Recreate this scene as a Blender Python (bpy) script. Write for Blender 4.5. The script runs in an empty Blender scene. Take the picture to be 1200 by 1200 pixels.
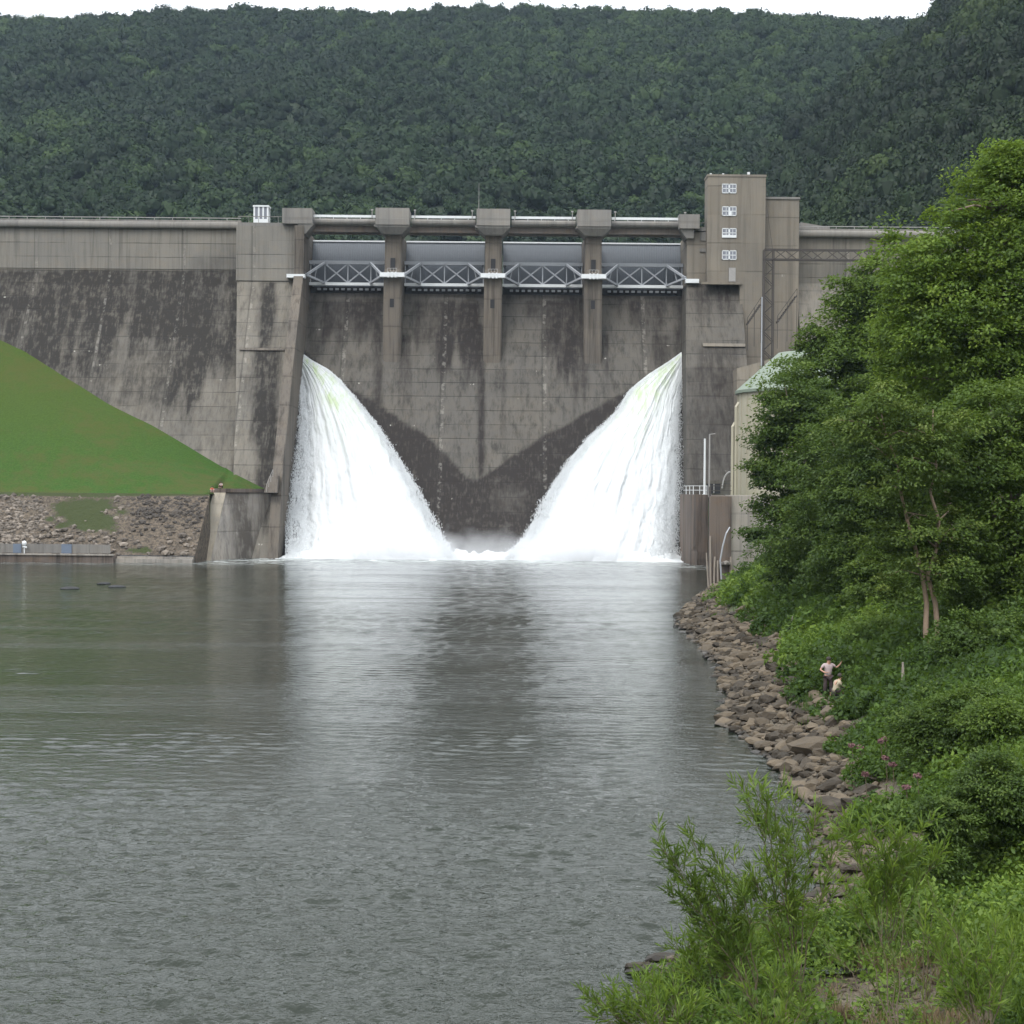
import bpy, math, random
import numpy as np
from math import radians, sin, cos, pi
from mathutils import Vector

sc = bpy.context.scene
COL = sc.collection
rnd = random.Random(7)
RG = np.random.default_rng(11)

# ------------------------------------------------------------------ camera
F, CH, YH, ROLL = 2000.0, 10.2, 575.0, radians(0.5)
cam_d = bpy.data.cameras.new('camera')
cam = bpy.data.objects.new('camera', cam_d); COL.objects.link(cam)
cam_d.sensor_width = 36; cam_d.lens = 36 * F / 1200
cam_d.shift_y = (YH - 600) / 1200
cam_d.clip_start = 0.1; cam_d.clip_end = 5000
cam.location = (0, 0, CH); cam.rotation_euler = (radians(90), -ROLL, 0)
sc.camera = cam

# ------------------------------------------------------------------ sky, sun, exposure
SUN_EL, SUN_AZ = radians(52), radians(205)       # azimuth clockwise from +Y
w = bpy.data.worlds.new('World'); sc.world = w; w.use_nodes = True
nt = w.node_tree; nt.nodes.clear()
sky = nt.nodes.new('ShaderNodeTexSky'); sky.sky_type = 'NISHITA'; sky.sun_disc = False
sky.sun_elevation = SUN_EL; sky.sun_rotation = SUN_AZ; sky.dust_density = 3.0; sky.air_density = 1.0
hs = nt.nodes.new('ShaderNodeHueSaturation'); hs.inputs['Saturation'].default_value = 0.3
mx = nt.nodes.new('ShaderNodeMixRGB'); mx.inputs[0].default_value = 0.8
mx.inputs[2].default_value = (7.3, 7.6, 7.9, 1)
bg = nt.nodes.new('ShaderNodeBackground'); bg.inputs['Strength'].default_value = 0.12
wo = nt.nodes.new('ShaderNodeOutputWorld')
nt.links.new(sky.outputs[0], hs.inputs['Color']); nt.links.new(hs.outputs[0], mx.inputs[1])
tcw = nt.nodes.new('ShaderNodeTexCoord'); sep = nt.nodes.new('ShaderNodeSeparateXYZ'); nt.links.new(tcw.outputs['Generated'], sep.inputs[0])
mr = nt.nodes.new('ShaderNodeMapRange'); mr.inputs[1].default_value = 0.0; mr.inputs[2].default_value = 0.6; mr.inputs[3].default_value = 0.66; mr.inputs[4].default_value = 2.75
nt.links.new(sep.outputs[2], mr.inputs[0])                       # an overcast sky brightens towards the zenith
vm = nt.nodes.new('ShaderNodeVectorMath'); vm.operation = 'SCALE'; nt.links.new(mx.outputs[0], vm.inputs[0]); nt.links.new(mr.outputs[0], vm.inputs['Scale'])
nt.links.new(vm.outputs[0], bg.inputs[0]); nt.links.new(bg.outputs[0], wo.inputs[0])
sd = bpy.data.lights.new('sun', 'SUN'); sd.energy = 1.5; sd.angle = radians(20); sd.color = (1, 0.97, 0.92)
sun = bpy.data.objects.new('sun', sd); COL.objects.link(sun)
sun.rotation_euler = (radians(90) - SUN_EL, 0, -SUN_AZ + pi)
sc.view_settings.view_transform = 'Standard'; sc.view_settings.look = 'None'
sc.view_settings.gamma = 1; sc.view_settings.exposure = 0.10
sc.render.engine = 'CYCLES'
sc.cycles.use_denoising = True
sc.cycles.max_bounces = 6; sc.cycles.diffuse_bounces = 3; sc.cycles.glossy_bounces = 3
sc.cycles.transparent_max_bounces = 6; sc.cycles.volume_bounces = 2
sc.cycles.volume_step_rate = 2.0
sc.cycles.caustics_reflective = False; sc.cycles.caustics_refractive = False

# ------------------------------------------------------------------ measuring helpers
CR, SR = cos(ROLL), sin(ROLL)
def P(px, py, Y):
    dx, dy = px - 600.0, py - YH
    lx, ly = dx * CR + dy * SR, -dx * SR + dy * CR
    return np.array([lx / F * Y, Y, CH - ly / F * Y]) if np.isscalar(Y) else np.stack([lx / F * Y, Y, CH - ly / F * Y], -1)
def PZ(px, py, z):
    dx, dy = px - 600.0, py - YH
    ly = -dx * SR + dy * CR
    return P(px, py, F * (CH - z) / ly)
def proj(X, Y, Z):
    lx, ly = X / Y * F, (CH - Z) / Y * F
    return 600 + lx * CR - ly * SR, YH + lx * SR + ly * CR
def PF(px, py, yf):
    Y = 270.0 + 0 * px
    for _ in range(14):
        p = P(px, py, Y); Y = yf(p[..., 2])
    return P(px, py, Y)

def _h(ix, iy, s):
    n = (ix.astype(np.int64) * 374761393 + iy.astype(np.int64) * 668265263 + s * 1274126177) & 0x7fffffff
    n = ((n ^ (n >> 13)) * 1103515245 + 12345) & 0x7fffffff
    n = (n ^ (n >> 15)) * 69069 & 0x7fffffff
    return (n & 0xffffff) / float(0xffffff)
def vn(x, y, s=0):
    x = np.asarray(x, float); y = np.asarray(y, float)
    ix, iy = np.floor(x), np.floor(y); fx, fy = x - ix, y - iy
    fx = fx * fx * (3 - 2 * fx); fy = fy * fy * (3 - 2 * fy)
    a, b = _h(ix, iy, s), _h(ix + 1, iy, s); c, d = _h(ix, iy + 1, s), _h(ix + 1, iy + 1, s)
    return (a * (1 - fx) + b * fx) * (1 - fy) + (c * (1 - fx) + d * fx) * fy
def fbm(x, y, s=0, o=4):
    r = 0; a = 0.5; t = 0
    for i in range(o):
        r = r + a * vn(x * 2 ** i, y * 2 ** i, s + i * 17); t += a; a *= 0.55
    return r / t
def sst(a, b, x):
    t = np.clip((x - a) / (b - a), 0, 1); return t * t * (3 - 2 * t)

# ------------------------------------------------------------------ object helpers
ORG = {}
def props(o, label=None, cat=None, group=None, kind=None):
    if label: o['label'] = label
    if cat: o['category'] = cat
    if group: o['group'] = group
    if kind: o['kind'] = kind
    return o
def thing(name, label, cat, loc, group=None, kind=None):
    o = bpy.data.objects.new(name, None); COL.objects.link(o); o.empty_display_size = 0.3
    o.location = [float(v) for v in loc]; ORG[o] = np.array(loc, float)
    return props(o, label, cat, group, kind)
def raw_mesh(name, V, faces):
    """V (n,3); faces: list of int arrays (m,k)"""
    me = bpy.data.meshes.new(name)
    V = np.asarray(V, np.float32)
    me.vertices.add(len(V)); me.vertices.foreach_set('co', V.ravel())
    li = np.concatenate([np.asarray(f, np.int32).ravel() for f in faces])
    ks = np.concatenate([np.full(len(f), f.shape[1], np.int32) for f in faces])
    st = np.concatenate([[0], np.cumsum(ks)[:-1]]).astype(np.int32)
    me.loops.add(len(li)); me.loops.foreach_set('vertex_index', li)
    me.polygons.add(len(ks)); me.polygons.foreach_set('loop_start', st); me.polygons.foreach_set('loop_total', ks)
    me.update(calc_edges=True); me.validate()
    return me
def link(name, V, faces, mat, parent=None, attrs=None, smooth=False):
    V = np.asarray(V, float)
    if parent is None:
        o0 = np.array([(V[:, 0].min() + V[:, 0].max()) / 2, (V[:, 1].min() + V[:, 1].max()) / 2, V[:, 2].min()])
    else:
        o0 = ORG[parent]
    me = raw_mesh(name, V - o0, faces)
    if attrs:
        for k, a in attrs.items():
            at = me.attributes.new(k, 'FLOAT', 'POINT'); at.data.foreach_set('value', np.asarray(a, np.float32))
    me.polygons.foreach_set('use_smooth', np.full(len(me.polygons), bool(smooth)))
    me.materials.append(mat)
    o = bpy.data.objects.new(name, me); COL.objects.link(o)
    ORG[o] = o0
    if parent is None: o.location = [float(v) for v in o0]
    else: o.parent = parent
    return o
class MB:
    def __init__(s): s.v = []; s.q = []; s.t = []; s.n = 0; s.a = []
    def add(s, V, q=None, t=None, a=0.0):
        V = np.asarray(V, float).reshape(-1, 3)
        if q is not None and len(q): s.q.append(np.asarray(q, int).reshape(-1, 4) + s.n)
        if t is not None and len(t): s.t.append(np.asarray(t, int).reshape(-1, 3) + s.n)
        s.v.append(V); s.n += len(V); s.a.append(np.broadcast_to(np.asarray(a, float), (len(V),)))
        return s
    def hexa(s, b, t):          # four bottom points (ccw from above), four top points
        return s.add(list(b) + list(t), [[3, 2, 1, 0], [4, 5, 6, 7], [0, 1, 5, 4], [1, 2, 6, 5], [2, 3, 7, 6], [3, 0, 4, 7]])
    def box(s, x0, x1, y0, y1, z0, z1):
        return s.hexa([(x0, y0, z0), (x1, y0, z0), (x1, y1, z0), (x0, y1, z0)], [(x0, y0, z1), (x1, y0, z1), (x1, y1, z1), (x0, y1, z1)])
    def bar(s, a, b, r=0.1, r2=None, n=4):
        a, b = np.array(a, float), np.array(b, float); return s.tube([a, b], [r, r if r2 is None else r2], n)
    def tube(s, pts, rad, n=6):
        pts = np.array(pts, float); m = len(pts)
        T = np.gradient(pts, axis=0); T /= np.linalg.norm(T, axis=1)[:, None] + 1e-9
        up = np.array([0, 0, 1.0]) if abs(T[0][2]) < 0.9 else np.array([1.0, 0, 0])
        A = np.cross(T, up); A /= np.linalg.norm(A, axis=1)[:, None] + 1e-9
        B = np.cross(T, A)
        th = np.arange(n) / n * 2 * pi + pi / n
        R = np.broadcast_to(np.asarray(rad, float), (m,))
        V = pts[:, None] + R[:, None, None] * (cos_(th)[None, :, None] * A[:, None] + sin_(th)[None, :, None] * B[:, None])
        V = V.reshape(-1, 3)
        q = []
        for i in range(m - 1):
            for j in range(n):
                q.append([i * n + j, i * n + (j + 1) % n, (i + 1) * n + (j + 1) % n, (i + 1) * n + j])
        V = np.vstack([V, pts[0], pts[-1]]); t = []
        for j in range(n):
            t.append([m * n, (j + 1) % n, j]); t.append([m * n + 1, (m - 1) * n + j, (m - 1) * n + (j + 1) % n])
        return s.add(V, q, t)
    def prof(s, pr, x0, x1):     # (Y,z) outline swept along X, closed
        n = len(pr); V = [(x0, p[0], p[1]) for p in pr] + [(x1, p[0], p[1]) for p in pr]
        c0 = np.mean(np.array(pr), 0)
        V += [(x0, c0[0], c0[1]), (x1, c0[0], c0[1])]
        q = [[i, (i + 1) % n, n + (i + 1) % n, n + i] for i in range(n)]
        t = [[(i + 1) % n, i, 2 * n] for i in range(n)] + [[n + i, n + (i + 1) % n, 2 * n + 1] for i in range(n)]
        return s.add(V, q, t)
    def build(s, name, mat, parent=None, smooth=False, attr=None):
        V = np.vstack(s.v); f = []
        if s.q: f.append(np.vstack(s.q))
        if s.t: f.append(np.vstack(s.t))
        return link(name, V, f, mat, parent, {attr: np.concatenate(s.a)} if attr else None, smooth)
cos_, sin_ = np.cos, np.sin
def ico(sub):
    import bmesh
    bm = bmesh.new(); bmesh.ops.create_icosphere(bm, subdivisions=sub, radius=1)
    V = np.array([v.co[:] for v in bm.verts]); T = np.array([[v.index for v in f.verts] for f in bm.faces]); bm.free()
    return V, T
ICO1, ICO2, ICO3 = ico(1), ico(2), ico(3)
def gridfaces(nr, nc):
    i = np.arange(nr - 1)[:, None] * nc + np.arange(nc - 1)[None]
    i = i.ravel(); return np.stack([i, i + 1, i + nc + 1, i + nc], 1)

# ------------------------------------------------------------------ materials
class NG:
    def __init__(s, name):
        s.m = bpy.data.materials.new(name); s.m.use_nodes = True; s.t = s.m.node_tree; s.t.nodes.clear()
        s.out = s.t.nodes.new('ShaderNodeOutputMaterial')
    def _in(s, sock, v):
        if v is None: return
        if hasattr(v, 'is_output'): s.t.links.new(v, sock)
        else:
            try: sock.default_value = v
            except Exception: sock.default_value = tuple(v) + (1,)
    def n(s, typ, ins=None, out=0, **kw):
        nd = s.t.nodes.new(typ)
        for k, v in kw.items(): setattr(nd, k, v)
        for k, v in (ins or {}).items(): s._in(nd.inputs[k], v)
        return nd.outputs[out]
    def ma(s, op, a, b=None, c=None, clamp=False):
        nd = s.t.nodes.new('ShaderNodeMath'); nd.operation = op; nd.use_clamp = clamp
        for i, v in enumerate((a, b, c)): s._in(nd.inputs[i], v)
        return nd.outputs[0]
    def add(s, a, b): return s.ma('ADD', a, b)
    def mul(s, a, b): return s.ma('MULTIPLY', a, b)
    def sub(s, a, b): return s.ma('SUBTRACT', a, b)
    def smooth(s, x, a, b, lo=0.0, hi=1.0):
        return s.n('ShaderNodeMapRange', {0: x, 1: a, 2: b, 3: lo, 4: hi}, interpolation_type='SMOOTHSTEP')
    def pos(s):
        return s.n('ShaderNodeNewGeometry')
    def xyz(s, v):
        nd = s.t.nodes.new('ShaderNodeSeparateXYZ'); s._in(nd.inputs[0], v); return nd.outputs
    def vec(s, x, y, z): return s.n('ShaderNodeCombineXYZ', {0: x, 1: y, 2: z})
    def scale(s, v, k):
        nd = s.t.nodes.new('ShaderNodeMapping'); s._in(nd.inputs['Vector'], v); nd.inputs['Scale'].default_value = k; return nd.outputs[0]
    def noise(s, v, sc_=1.0, det=4, rough=0.55, dist=0.0):
        return s.n('ShaderNodeTexNoise', {'Vector': v, 'Scale': sc_, 'Detail': det, 'Roughness': rough, 'Distortion': dist})
    def mix(s, f, a, b, bt='MIX'):
        nd = s.t.nodes.new('ShaderNodeMixRGB'); nd.blend_type = bt
        s._in(nd.inputs[0], f); s._in(nd.inputs[1], a); s._in(nd.inputs[2], b); return nd.outputs[0]
    def attr(s, nm): return s.n('ShaderNodeAttribute', out=2, attribute_name=nm)
    def bsdf(s, col, rough=0.85, bump=None, bs=0.5, bd=0.05, metal=0.0, spec=0.3, **ex):
        ins = {'Base Color': col, 'Roughness': rough, 'Metallic': metal, 'Specular IOR Level': spec}
        ins.update(ex)
        if bump is not None: ins['Normal'] = s.n('ShaderNodeBump', {'Height': bump, 'Strength': bs, 'Distance': bd})
        o = s.n('ShaderNodeBsdfPrincipled', ins); s.t.links.new(o, s.out.inputs['Surface']); return s.m

def concrete(name, base=(0.27, 0.25, 0.225), dark=(0.055, 0.052, 0.05), joint=None, amt=1.0, streak=0.5, lift=2.3, warm=0.3, lines=1.0):
    g = NG(name); p = g.pos(); x, y, z = g.xyz(p)
    wz = g.noise(g.scale(p, (0.4, 0.4, 0.4)), 1.0, 2)
    zz = g.add(z, g.mul(wz, 0.12))
    fl = g.ma('FRACT', g.ma('DIVIDE', zz, lift))
    ln = g.smooth(g.ma('ABSOLUTE', g.sub(fl, 0.5)), 0.46, 0.49)
    ln = g.mul(ln, g.smooth(g.noise(g.scale(p, (0.15, 0.15, 0.9)), 1.0, 3), 0.35, 0.6))
    # block to block tone
    bx = g.ma('FLOOR', g.ma('DIVIDE', g.add(x, 3.3), 12.2)); bz = g.ma('FLOOR', g.ma('DIVIDE', zz, lift))
    wn = g.n('ShaderNodeTexWhiteNoise', {'Vector': g.vec(bx, 0.0, bz)}, noise_dimensions='3D')
    n1 = g.noise(p, 0.09, 5, 0.6); n2 = g.noise(p, 0.9, 5, 0.65); n3 = g.noise(p, 7.0, 3, 0.7)
    st = g.noise(g.scale(p, (0.9, 0.5, 0.045)), 1.0, 5, 0.7)
    st2 = g.noise(g.scale(p, (3.2, 1.0, 0.10)), 1.0, 3, 0.6)
    col = g.mix(g.smooth(n1, 0.35, 0.65), base, tuple(np.array(base) * np.array((0.84, 0.86, 0.9))))
    col = g.mix(g.mul(g.smooth(n2, 0.45, 0.7), warm), col, (base[0] * 1.04, base[1] * 0.95, base[2] * 0.84))
    v = g.add(0.86, g.mul(n3, 0.22)); v = g.mul(v, g.add(0.93, g.mul(wn, 0.14)))
    v = g.mul(v, g.sub(1.0, g.mul(g.smooth(st, 0.45, 0.72), streak * 0.75)))
    v = g.mul(v, g.sub(1.0, g.mul(g.smooth(st2, 0.5, 0.75), streak * 0.42)))
    v = g.mul(v, g.sub(1.0, g.mul(ln, 0.60 * lines)))
    # fine form marks
    fb = g.smooth(g.ma('ABSOLUTE', g.sub(g.ma('FRACT', g.ma('DIVIDE', x, 1.22)), 0.5)), 0.44, 0.5)
    v = g.mul(v, g.sub(1.0, g.mul(fb, 0.08)))
    if joint:
        jf = g.smooth(g.ma('ABSOLUTE', g.sub(g.ma('FRACT', g.ma('DIVIDE', g.sub(x, joint[1]), joint[0])), 0.5)), 0.485, 0.497)
        v = g.mul(v, g.sub(1.0, g.mul(jf, 0.3)))
        jl = g.smooth(g.ma('ABSOLUTE', g.sub(g.ma('FRACT', g.ma('DIVIDE', g.sub(x, joint[1] + 0.35), joint[0])), 0.5)), 0.475, 0.49)
        eff = g.mul(g.mul(jl, g.smooth(n2, 0.5, 0.62)), 0.45)
    else:
        eff = g.mul(ln, 0.0)
    at = g.mul(g.attr('stain_shade'), amt)
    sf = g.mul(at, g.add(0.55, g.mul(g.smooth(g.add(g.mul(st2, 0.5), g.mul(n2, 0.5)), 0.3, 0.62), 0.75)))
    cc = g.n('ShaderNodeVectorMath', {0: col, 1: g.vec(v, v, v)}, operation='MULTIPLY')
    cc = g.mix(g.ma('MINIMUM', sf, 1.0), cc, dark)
    # lime bloom under the lift lines
    ef = g.smooth(g.noise(g.scale(p, (0.5, 0.5, 0.12)), 1.0, 3), 0.66, 0.74)
    fl2 = g.ma('FRACT', g.ma('DIVIDE', g.add(zz, 0.25), lift))
    below = g.smooth(g.ma('ABSOLUTE', g.sub(fl2, 0.5)), 0.42, 0.5)
    ef = g.mul(g.mul(ef, below), g.smooth(g.noise(g.scale(p, (4.0, 2.0, 0.6)), 1.0, 2), 0.45, 0.6))
    cc = g.mix(g.mul(g.add(ef, g.mul(eff, 0.6)), 0.65 * lines), cc, (0.55, 0.53, 0.48))
    return g.bsdf(cc, 0.9, g.add(g.mul(n3, 0.5), g.mul(ln, -1.0)), 0.5, 0.04)

def plain(name, col, rough=0.6, metal=0.0, var=0.25, sc_=2.0, spec=0.4, stretch=(1, 1, 1)):
    g = NG(name); p = g.scale(g.pos(), stretch)
    n1 = g.noise(p, sc_, 5, 0.65); n2 = g.noise(p, sc_ * 7, 3, 0.6)
    v = g.add(1 - var * 0.75, g.add(g.mul(n1, var), g.mul(n2, var * 0.5)))
    c = g.n('ShaderNodeVectorMath', {0: g.mix(0.0, col, col), 1: g.vec(v, v, v)}, operation='MULTIPLY')
    return g.bsdf(c, rough, n2, 0.25, 0.02, metal, spec)

def foliage(name, c0, c1, c2, trans=0.25):
    g = NG(name); t = g.attr('tint')
    c = g.mix(g.smooth(t, 0.0, 0.55), c0, c1); c = g.mix(g.smooth(t, 0.55, 1.0), c, c2)
    pn = g.noise(g.pos(), 0.35, 3, 0.6)
    v = g.add(0.72, g.mul(pn, 0.56))
    c = g.n('ShaderNodeVectorMath', {0: c, 1: g.vec(v, v, v)}, operation='MULTIPLY')
    d = g.n('ShaderNodeBsdfDiffuse', {'Color': c})
    tr = g.n('ShaderNodeBsdfTranslucent', {'Color': g.mix(0.5, c, tuple(np.array(c2) * 1.2))})
    gl = g.n('ShaderNodeBsdfGlossy', {'Color': (0.6, 0.6, 0.6, 1), 'Roughness': 0.55})
    a = g.n('ShaderNodeMixShader', {0: trans, 1: d, 2: tr}); b = g.n('ShaderNodeMixShader', {0: 0.03, 1: a, 2: gl})
    g.t.links.new(b, g.out.inputs['Surface']); return g.m

M = {}
M['wing'] = concrete('weathered_concrete', (0.172, 0.156, 0.130), (0.024, 0.021, 0.018), joint=(12.2, -54.8))
M['upper'] = concrete('pale_upper_concrete', (0.225, 0.208, 0.178), (0.05, 0.045, 0.04), joint=(12.2, -54.8), streak=.45)
M['spill'] = concrete('spillway_concrete', (0.108, 0.098, 0.083), (0.022, 0.018, 0.016), joint=(16.36, -11.6), streak=0.7)
M['pier'] = concrete('pier_concrete', (0.142, 0.122, 0.100), (0.04, 0.037, 0.035), streak=0.7, lift=4.6, lines=0.5)
M['cap'] = concrete('cap_concrete', (0.225, 0.212, 0.192), (0.06, 0.06, 0.055), streak=0.35, lift=9.0, lines=0.2)
M['tower'] = concrete('tower_concrete', (0.200, 0.176, 0.142), (0.06, 0.055, 0.05), streak=0.35, lift=4.6, lines=0.45)
M['brown'] = concrete('brown_concrete', (0.155, 0.125, 0.105), (0.04, 0.032, 0.028), streak=0.9, lift=50.0, lines=0.2, warm=0.8)
M['pale'] = concrete('pale_concrete', (0.33, 0.30, 0.26), (0.08, 0.07, 0.06), streak=0.7, lift=4.0, lines=0.5)
M['buff'] = concrete('buff_concrete', (0.34, 0.30, 0.235), (0.08, 0.07, 0.06), streak=.4, lift=4.0, lines=.5)
M['trimbeam'] = concrete('beam_concrete', (0.235, 0.20, 0.175), (0.05, 0.05, 0.05), streak=0.3, lift=30.0, lines=0.1, warm=0.9)
M['dark'] = plain('dark_recess', (0.025, 0.025, 0.027), 0.9)
M['white'] = plain('white_painted_steel', (0.62, 0.64, 0.65), 0.5, var=0.3)
M['steel'] = plain('grey_painted_steel', (0.135, 0.150, 0.170), 0.55, var=0.35, stretch=(3, 1, 0.4))
M['truss'] = plain('light_grey_steel', (0.33, 0.345, 0.37), 0.5, var=0.3)
M['galv'] = plain('galvanised_steel', (0.27, 0.26, 0.25), 0.6, var=0.4)
M['rust'] = plain('rusty_brown_steel', (0.055, 0.047, 0.042), 0.75, var=0.5)
M['glass'] = plain('dull_window_glass', (0.17, 0.18, 0.21), 0.2, var=0.2, spec=0.6)
M['green_roof'] = plain('pale_green_sheet_roof', (0.17, 0.205, 0.16), 0.6, var=0.25, sc_=0.8)
M['cream'] = plain('cream_cladding', (0.34, 0.315, 0.24), 0.7, var=0.2, sc_=0.8, stretch=(1, 1, 0.3))
M['timber'] = plain('weathered_timber', (0.26, 0.225, 0.19), 0.9, var=0.7, stretch=(4, 4, 0.4))
M['bark'] = plain('bark', (0.17, 0.13, 0.10), 0.95, var=0.7, sc_=3, stretch=(3, 3, 0.5))
M['palebark'] = plain('pale_bark', (0.24, 0.175, 0.125), 0.9, var=0.9, sc_=3, stretch=(3, 3, 0.5))
M['stem'] = plain('willow_stem', (0.10, 0.078, 0.05), 0.85, var=0.5)
M['blue'] = plain('blue_grey_panel', (0.12, 0.15, 0.20), 0.6)
M['skin'] = plain('skin', (0.42, 0.24, 0.17), 0.6, var=0.1)
M['hair'] = plain('dark_hair', (0.03, 0.022, 0.018), 0.7)
M['shirt_w'] = plain('white_pink_cloth', (0.40, 0.32, 0.32), 0.9, var=0.8, sc_=5)
M['shirt_t'] = plain('tan_cloth', (0.36, 0.31, 0.22), 0.9, var=0.15)
M['trouser'] = plain('dark_cloth', (0.05, 0.035, 0.035), 0.9)
M['red'] = plain('red_cloth', (0.42, 0.10, 0.06), 0.9)
M['pink'] = plain('dusty_pink_flower', (0.16, 0.08, 0.085), 0.9)

def rock_mat():
    g = NG('river_rock'); p = g.pos(); x, y, z = g.xyz(p)
    rn = g.n('ShaderNodeObjectInfo', out=5)
    a = g.attr('tint'); r = g.ma('FRACT', g.add(g.mul(rn, 3.7), a))
    n1 = g.noise(p, 1.6, 5, 0.65); n2 = g.noise(p, 9, 4, 0.7)
    c = g.mix(g.smooth(r, 0.1, 0.9), (0.034, 0.027, 0.019), (0.128, 0.101, 0.070))
    c = g.mix(g.mul(g.smooth(n1, 0.48, 0.7), 0.7), c, (0.075, 0.062, 0.048))
    wet = g.smooth(g.add(z, g.mul(n1, 0.25)), 0.16, 0.34)
    v = g.mul(g.add(0.7, g.mul(n2, 0.6)), g.add(0.38, g.mul(wet, 0.62)))
    c = g.n('ShaderNodeVectorMath', {0: c, 1: g.vec(v, v, v)}, operation='MULTIPLY')
    return g.bsdf(c, g.add(0.35, g.mul(wet, 0.5)), n2, 0.6, 0.04)
M['rock'] = rock_mat()
def rubble_mat():
    g = NG('rubble_stone'); p = g.pos(); a = g.attr('tint'); n2 = g.noise(p, 5, 4, 0.7)
    c = g.mix(a, (0.035, 0.03, 0.026), (0.235, 0.20, 0.165)); v = g.add(0.7, g.mul(n2, 0.6))
    c = g.n('ShaderNodeVectorMath', {0: c, 1: g.vec(v, v, v)}, operation='MULTIPLY')
    return g.bsdf(c, 0.9)
M['rubble'] = rubble_mat()

def soil_mat():
    g = NG('bank_soil'); p = g.pos(); x, y, z = g.xyz(p)
    n1 = g.noise(p, 0.5, 5, 0.65); n2 = g.noise(p, 6, 5, 0.7); n3 = g.noise(p, 22, 3, 0.7)
    gravel = g.mix(g.smooth(n3, 0.35, 0.65), (0.05, 0.042, 0.03), (0.19, 0.16, 0.12))
    gravel = g.mix(g.mul(g.smooth(n1, 0.45, 0.6), .6), gravel, (0.085, 0.066, 0.045))
    green = g.mix(g.smooth(n2, 0.35, 0.65), (0.018, 0.035, 0.008), (0.05, 0.10, 0.02))
    f = g.smooth(g.add(z, g.mul(n1, 1.0)), 1.6, 2.5)
    c = g.mix(f, gravel, green)
    wet = g.smooth(g.add(z, g.mul(n1, 0.2)), 0.12, 0.32)
    v = g.add(0.4, g.mul(wet, 0.6))
    c = g.n('ShaderNodeVectorMath', {0: c, 1: g.vec(v, v, v)}, operation='MULTIPLY')
    return g.bsdf(c, g.add(0.3, g.mul(wet, 0.6)), g.add(n2, g.mul(n3, 0.5)), 0.8, 0.08)
M['soil'] = soil_mat()

def grass_mat():
    g = NG('mown_grass'); p = g.pos(); x, y, z = g.xyz(p)
    n1 = g.noise(g.scale(p, (0.06, 0.06, 0.14)), 1.0, 6, 0.62); n2 = g.noise(p, 0.55, 5, 0.7); n3 = g.noise(p, 3.5, 4, 0.7)
    c = g.mix(g.smooth(n3, 0.35, 0.65), (0.027, 0.064, 0.012), (0.043, 0.090, 0.017))
    c = g.mix(g.mul(g.smooth(g.add(g.mul(n1, 0.6), g.mul(n2, 0.4)), 0.46, 0.62), 0.75), c, (0.066, 0.068, 0.022))
    hi = g.smooth(z, 10, 26)
    c = g.mix(g.mul(hi, 0.5), c, (0.062, 0.076, 0.018))
    return g.bsdf(c, 0.95, n3, 0.6, 0.15, spec=0.1)
M['grass'] = grass_mat()

def water_mat():
    g = NG('river_water'); p = g.pos(); x, y, z = g.xyz(p)
    # current patches: long smooth lanes lie between rippled ones
    lane = g.noise(g.scale(p, (0.02, 0.085, 1)), 1.0, 4, 0.55, 0.6)
    a1 = g.noise(g.scale(p, (0.55, 1.15, 1)), 1.0, 4, 0.6, 0.4)
    a2 = g.noise(g.scale(p, (2.0, 3.6, 1)), 1.0, 4, 0.62, 0.3)
    a3 = g.noise(g.scale(p, (6.0, 7.0, 1)), 1.0, 2, 0.6)
    swl = g.noise(g.scale(p, (0.10, 0.30, 1)), 1.0, 3, 0.5)
    h = g.add(g.add(g.mul(a1, g.smooth(y, 90, 190, 0.0, 0.20)), g.mul(a2, g.smooth(y, 60, 130, 0.055, 0.075))), g.add(g.mul(a3, g.smooth(y, 95, 50, 0.008, 0.052)), g.mul(swl, 0.10)))
    near = g.smooth(y, 78, 52); far = g.smooth(y, 225, 255)
    k = g.add(g.add(g.smooth(lane, 0.42, 0.62, 0.30, 0.60), g.mul(near, 0.35)), g.mul(far, 0.5))
    hh = g.mul(h, k)
    foam = g.mul(g.smooth(g.noise(g.scale(p, (0.35, 0.9, 1)), 1.0, 6, 0.72, 0.8), 0.47, 0.60), g.smooth(y, 214, 250))
    foam = g.ma('MAXIMUM', foam, g.mul(g.smooth(g.noise(g.scale(p, (0.12, 1.0, 1)), 1.0, 6, 0.7, 1.0), 0.60, 0.68), g.smooth(y, 150, 235, 0.0, 0.32)))
    col = g.mix(foam, (0.016, 0.021, 0.014), (0.66, 0.70, 0.69))
    nrm = g.n('ShaderNodeBump', {'Height': hh, 'Strength': 1.0, 'Distance': 1.0})
    o = g.n('ShaderNodeBsdfPrincipled', {'Base Color': col, 'Roughness': g.add(0.07, g.mul(foam, 0.6)), 'IOR': 1.333,
            'Specular IOR Level': 0.5, 'Normal': nrm})
    g.t.links.new(o, g.out.inputs['Surface']); return g.m
M['water'] = water_mat()

def foam_mat(name, green=0.0, base=(0.66, 0.68, 0.69)):
    g = NG(name); p = g.pos(); t = g.attr('tint')
    n = g.noise(g.scale(p, (1.3, 0.4, 0.16)), 1.0, 6, 0.66, 0.5); n2 = g.noise(p, 2.6, 5, 0.75)
    f = g.mul(g.mul(t, g.smooth(n, 0.38, 0.66)), green)
    c = g.mix(f, base, (0.43, 0.51, 0.33))
    return g.bsdf(c, 0.8, g.add(n, g.mul(n2, 0.3)), 0.6, 0.25, spec=0.1)
M['foam'] = foam_mat('white_water')
M['jet'] = foam_mat('jet_water', 1.0, (0.56, 0.58, 0.59))

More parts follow.
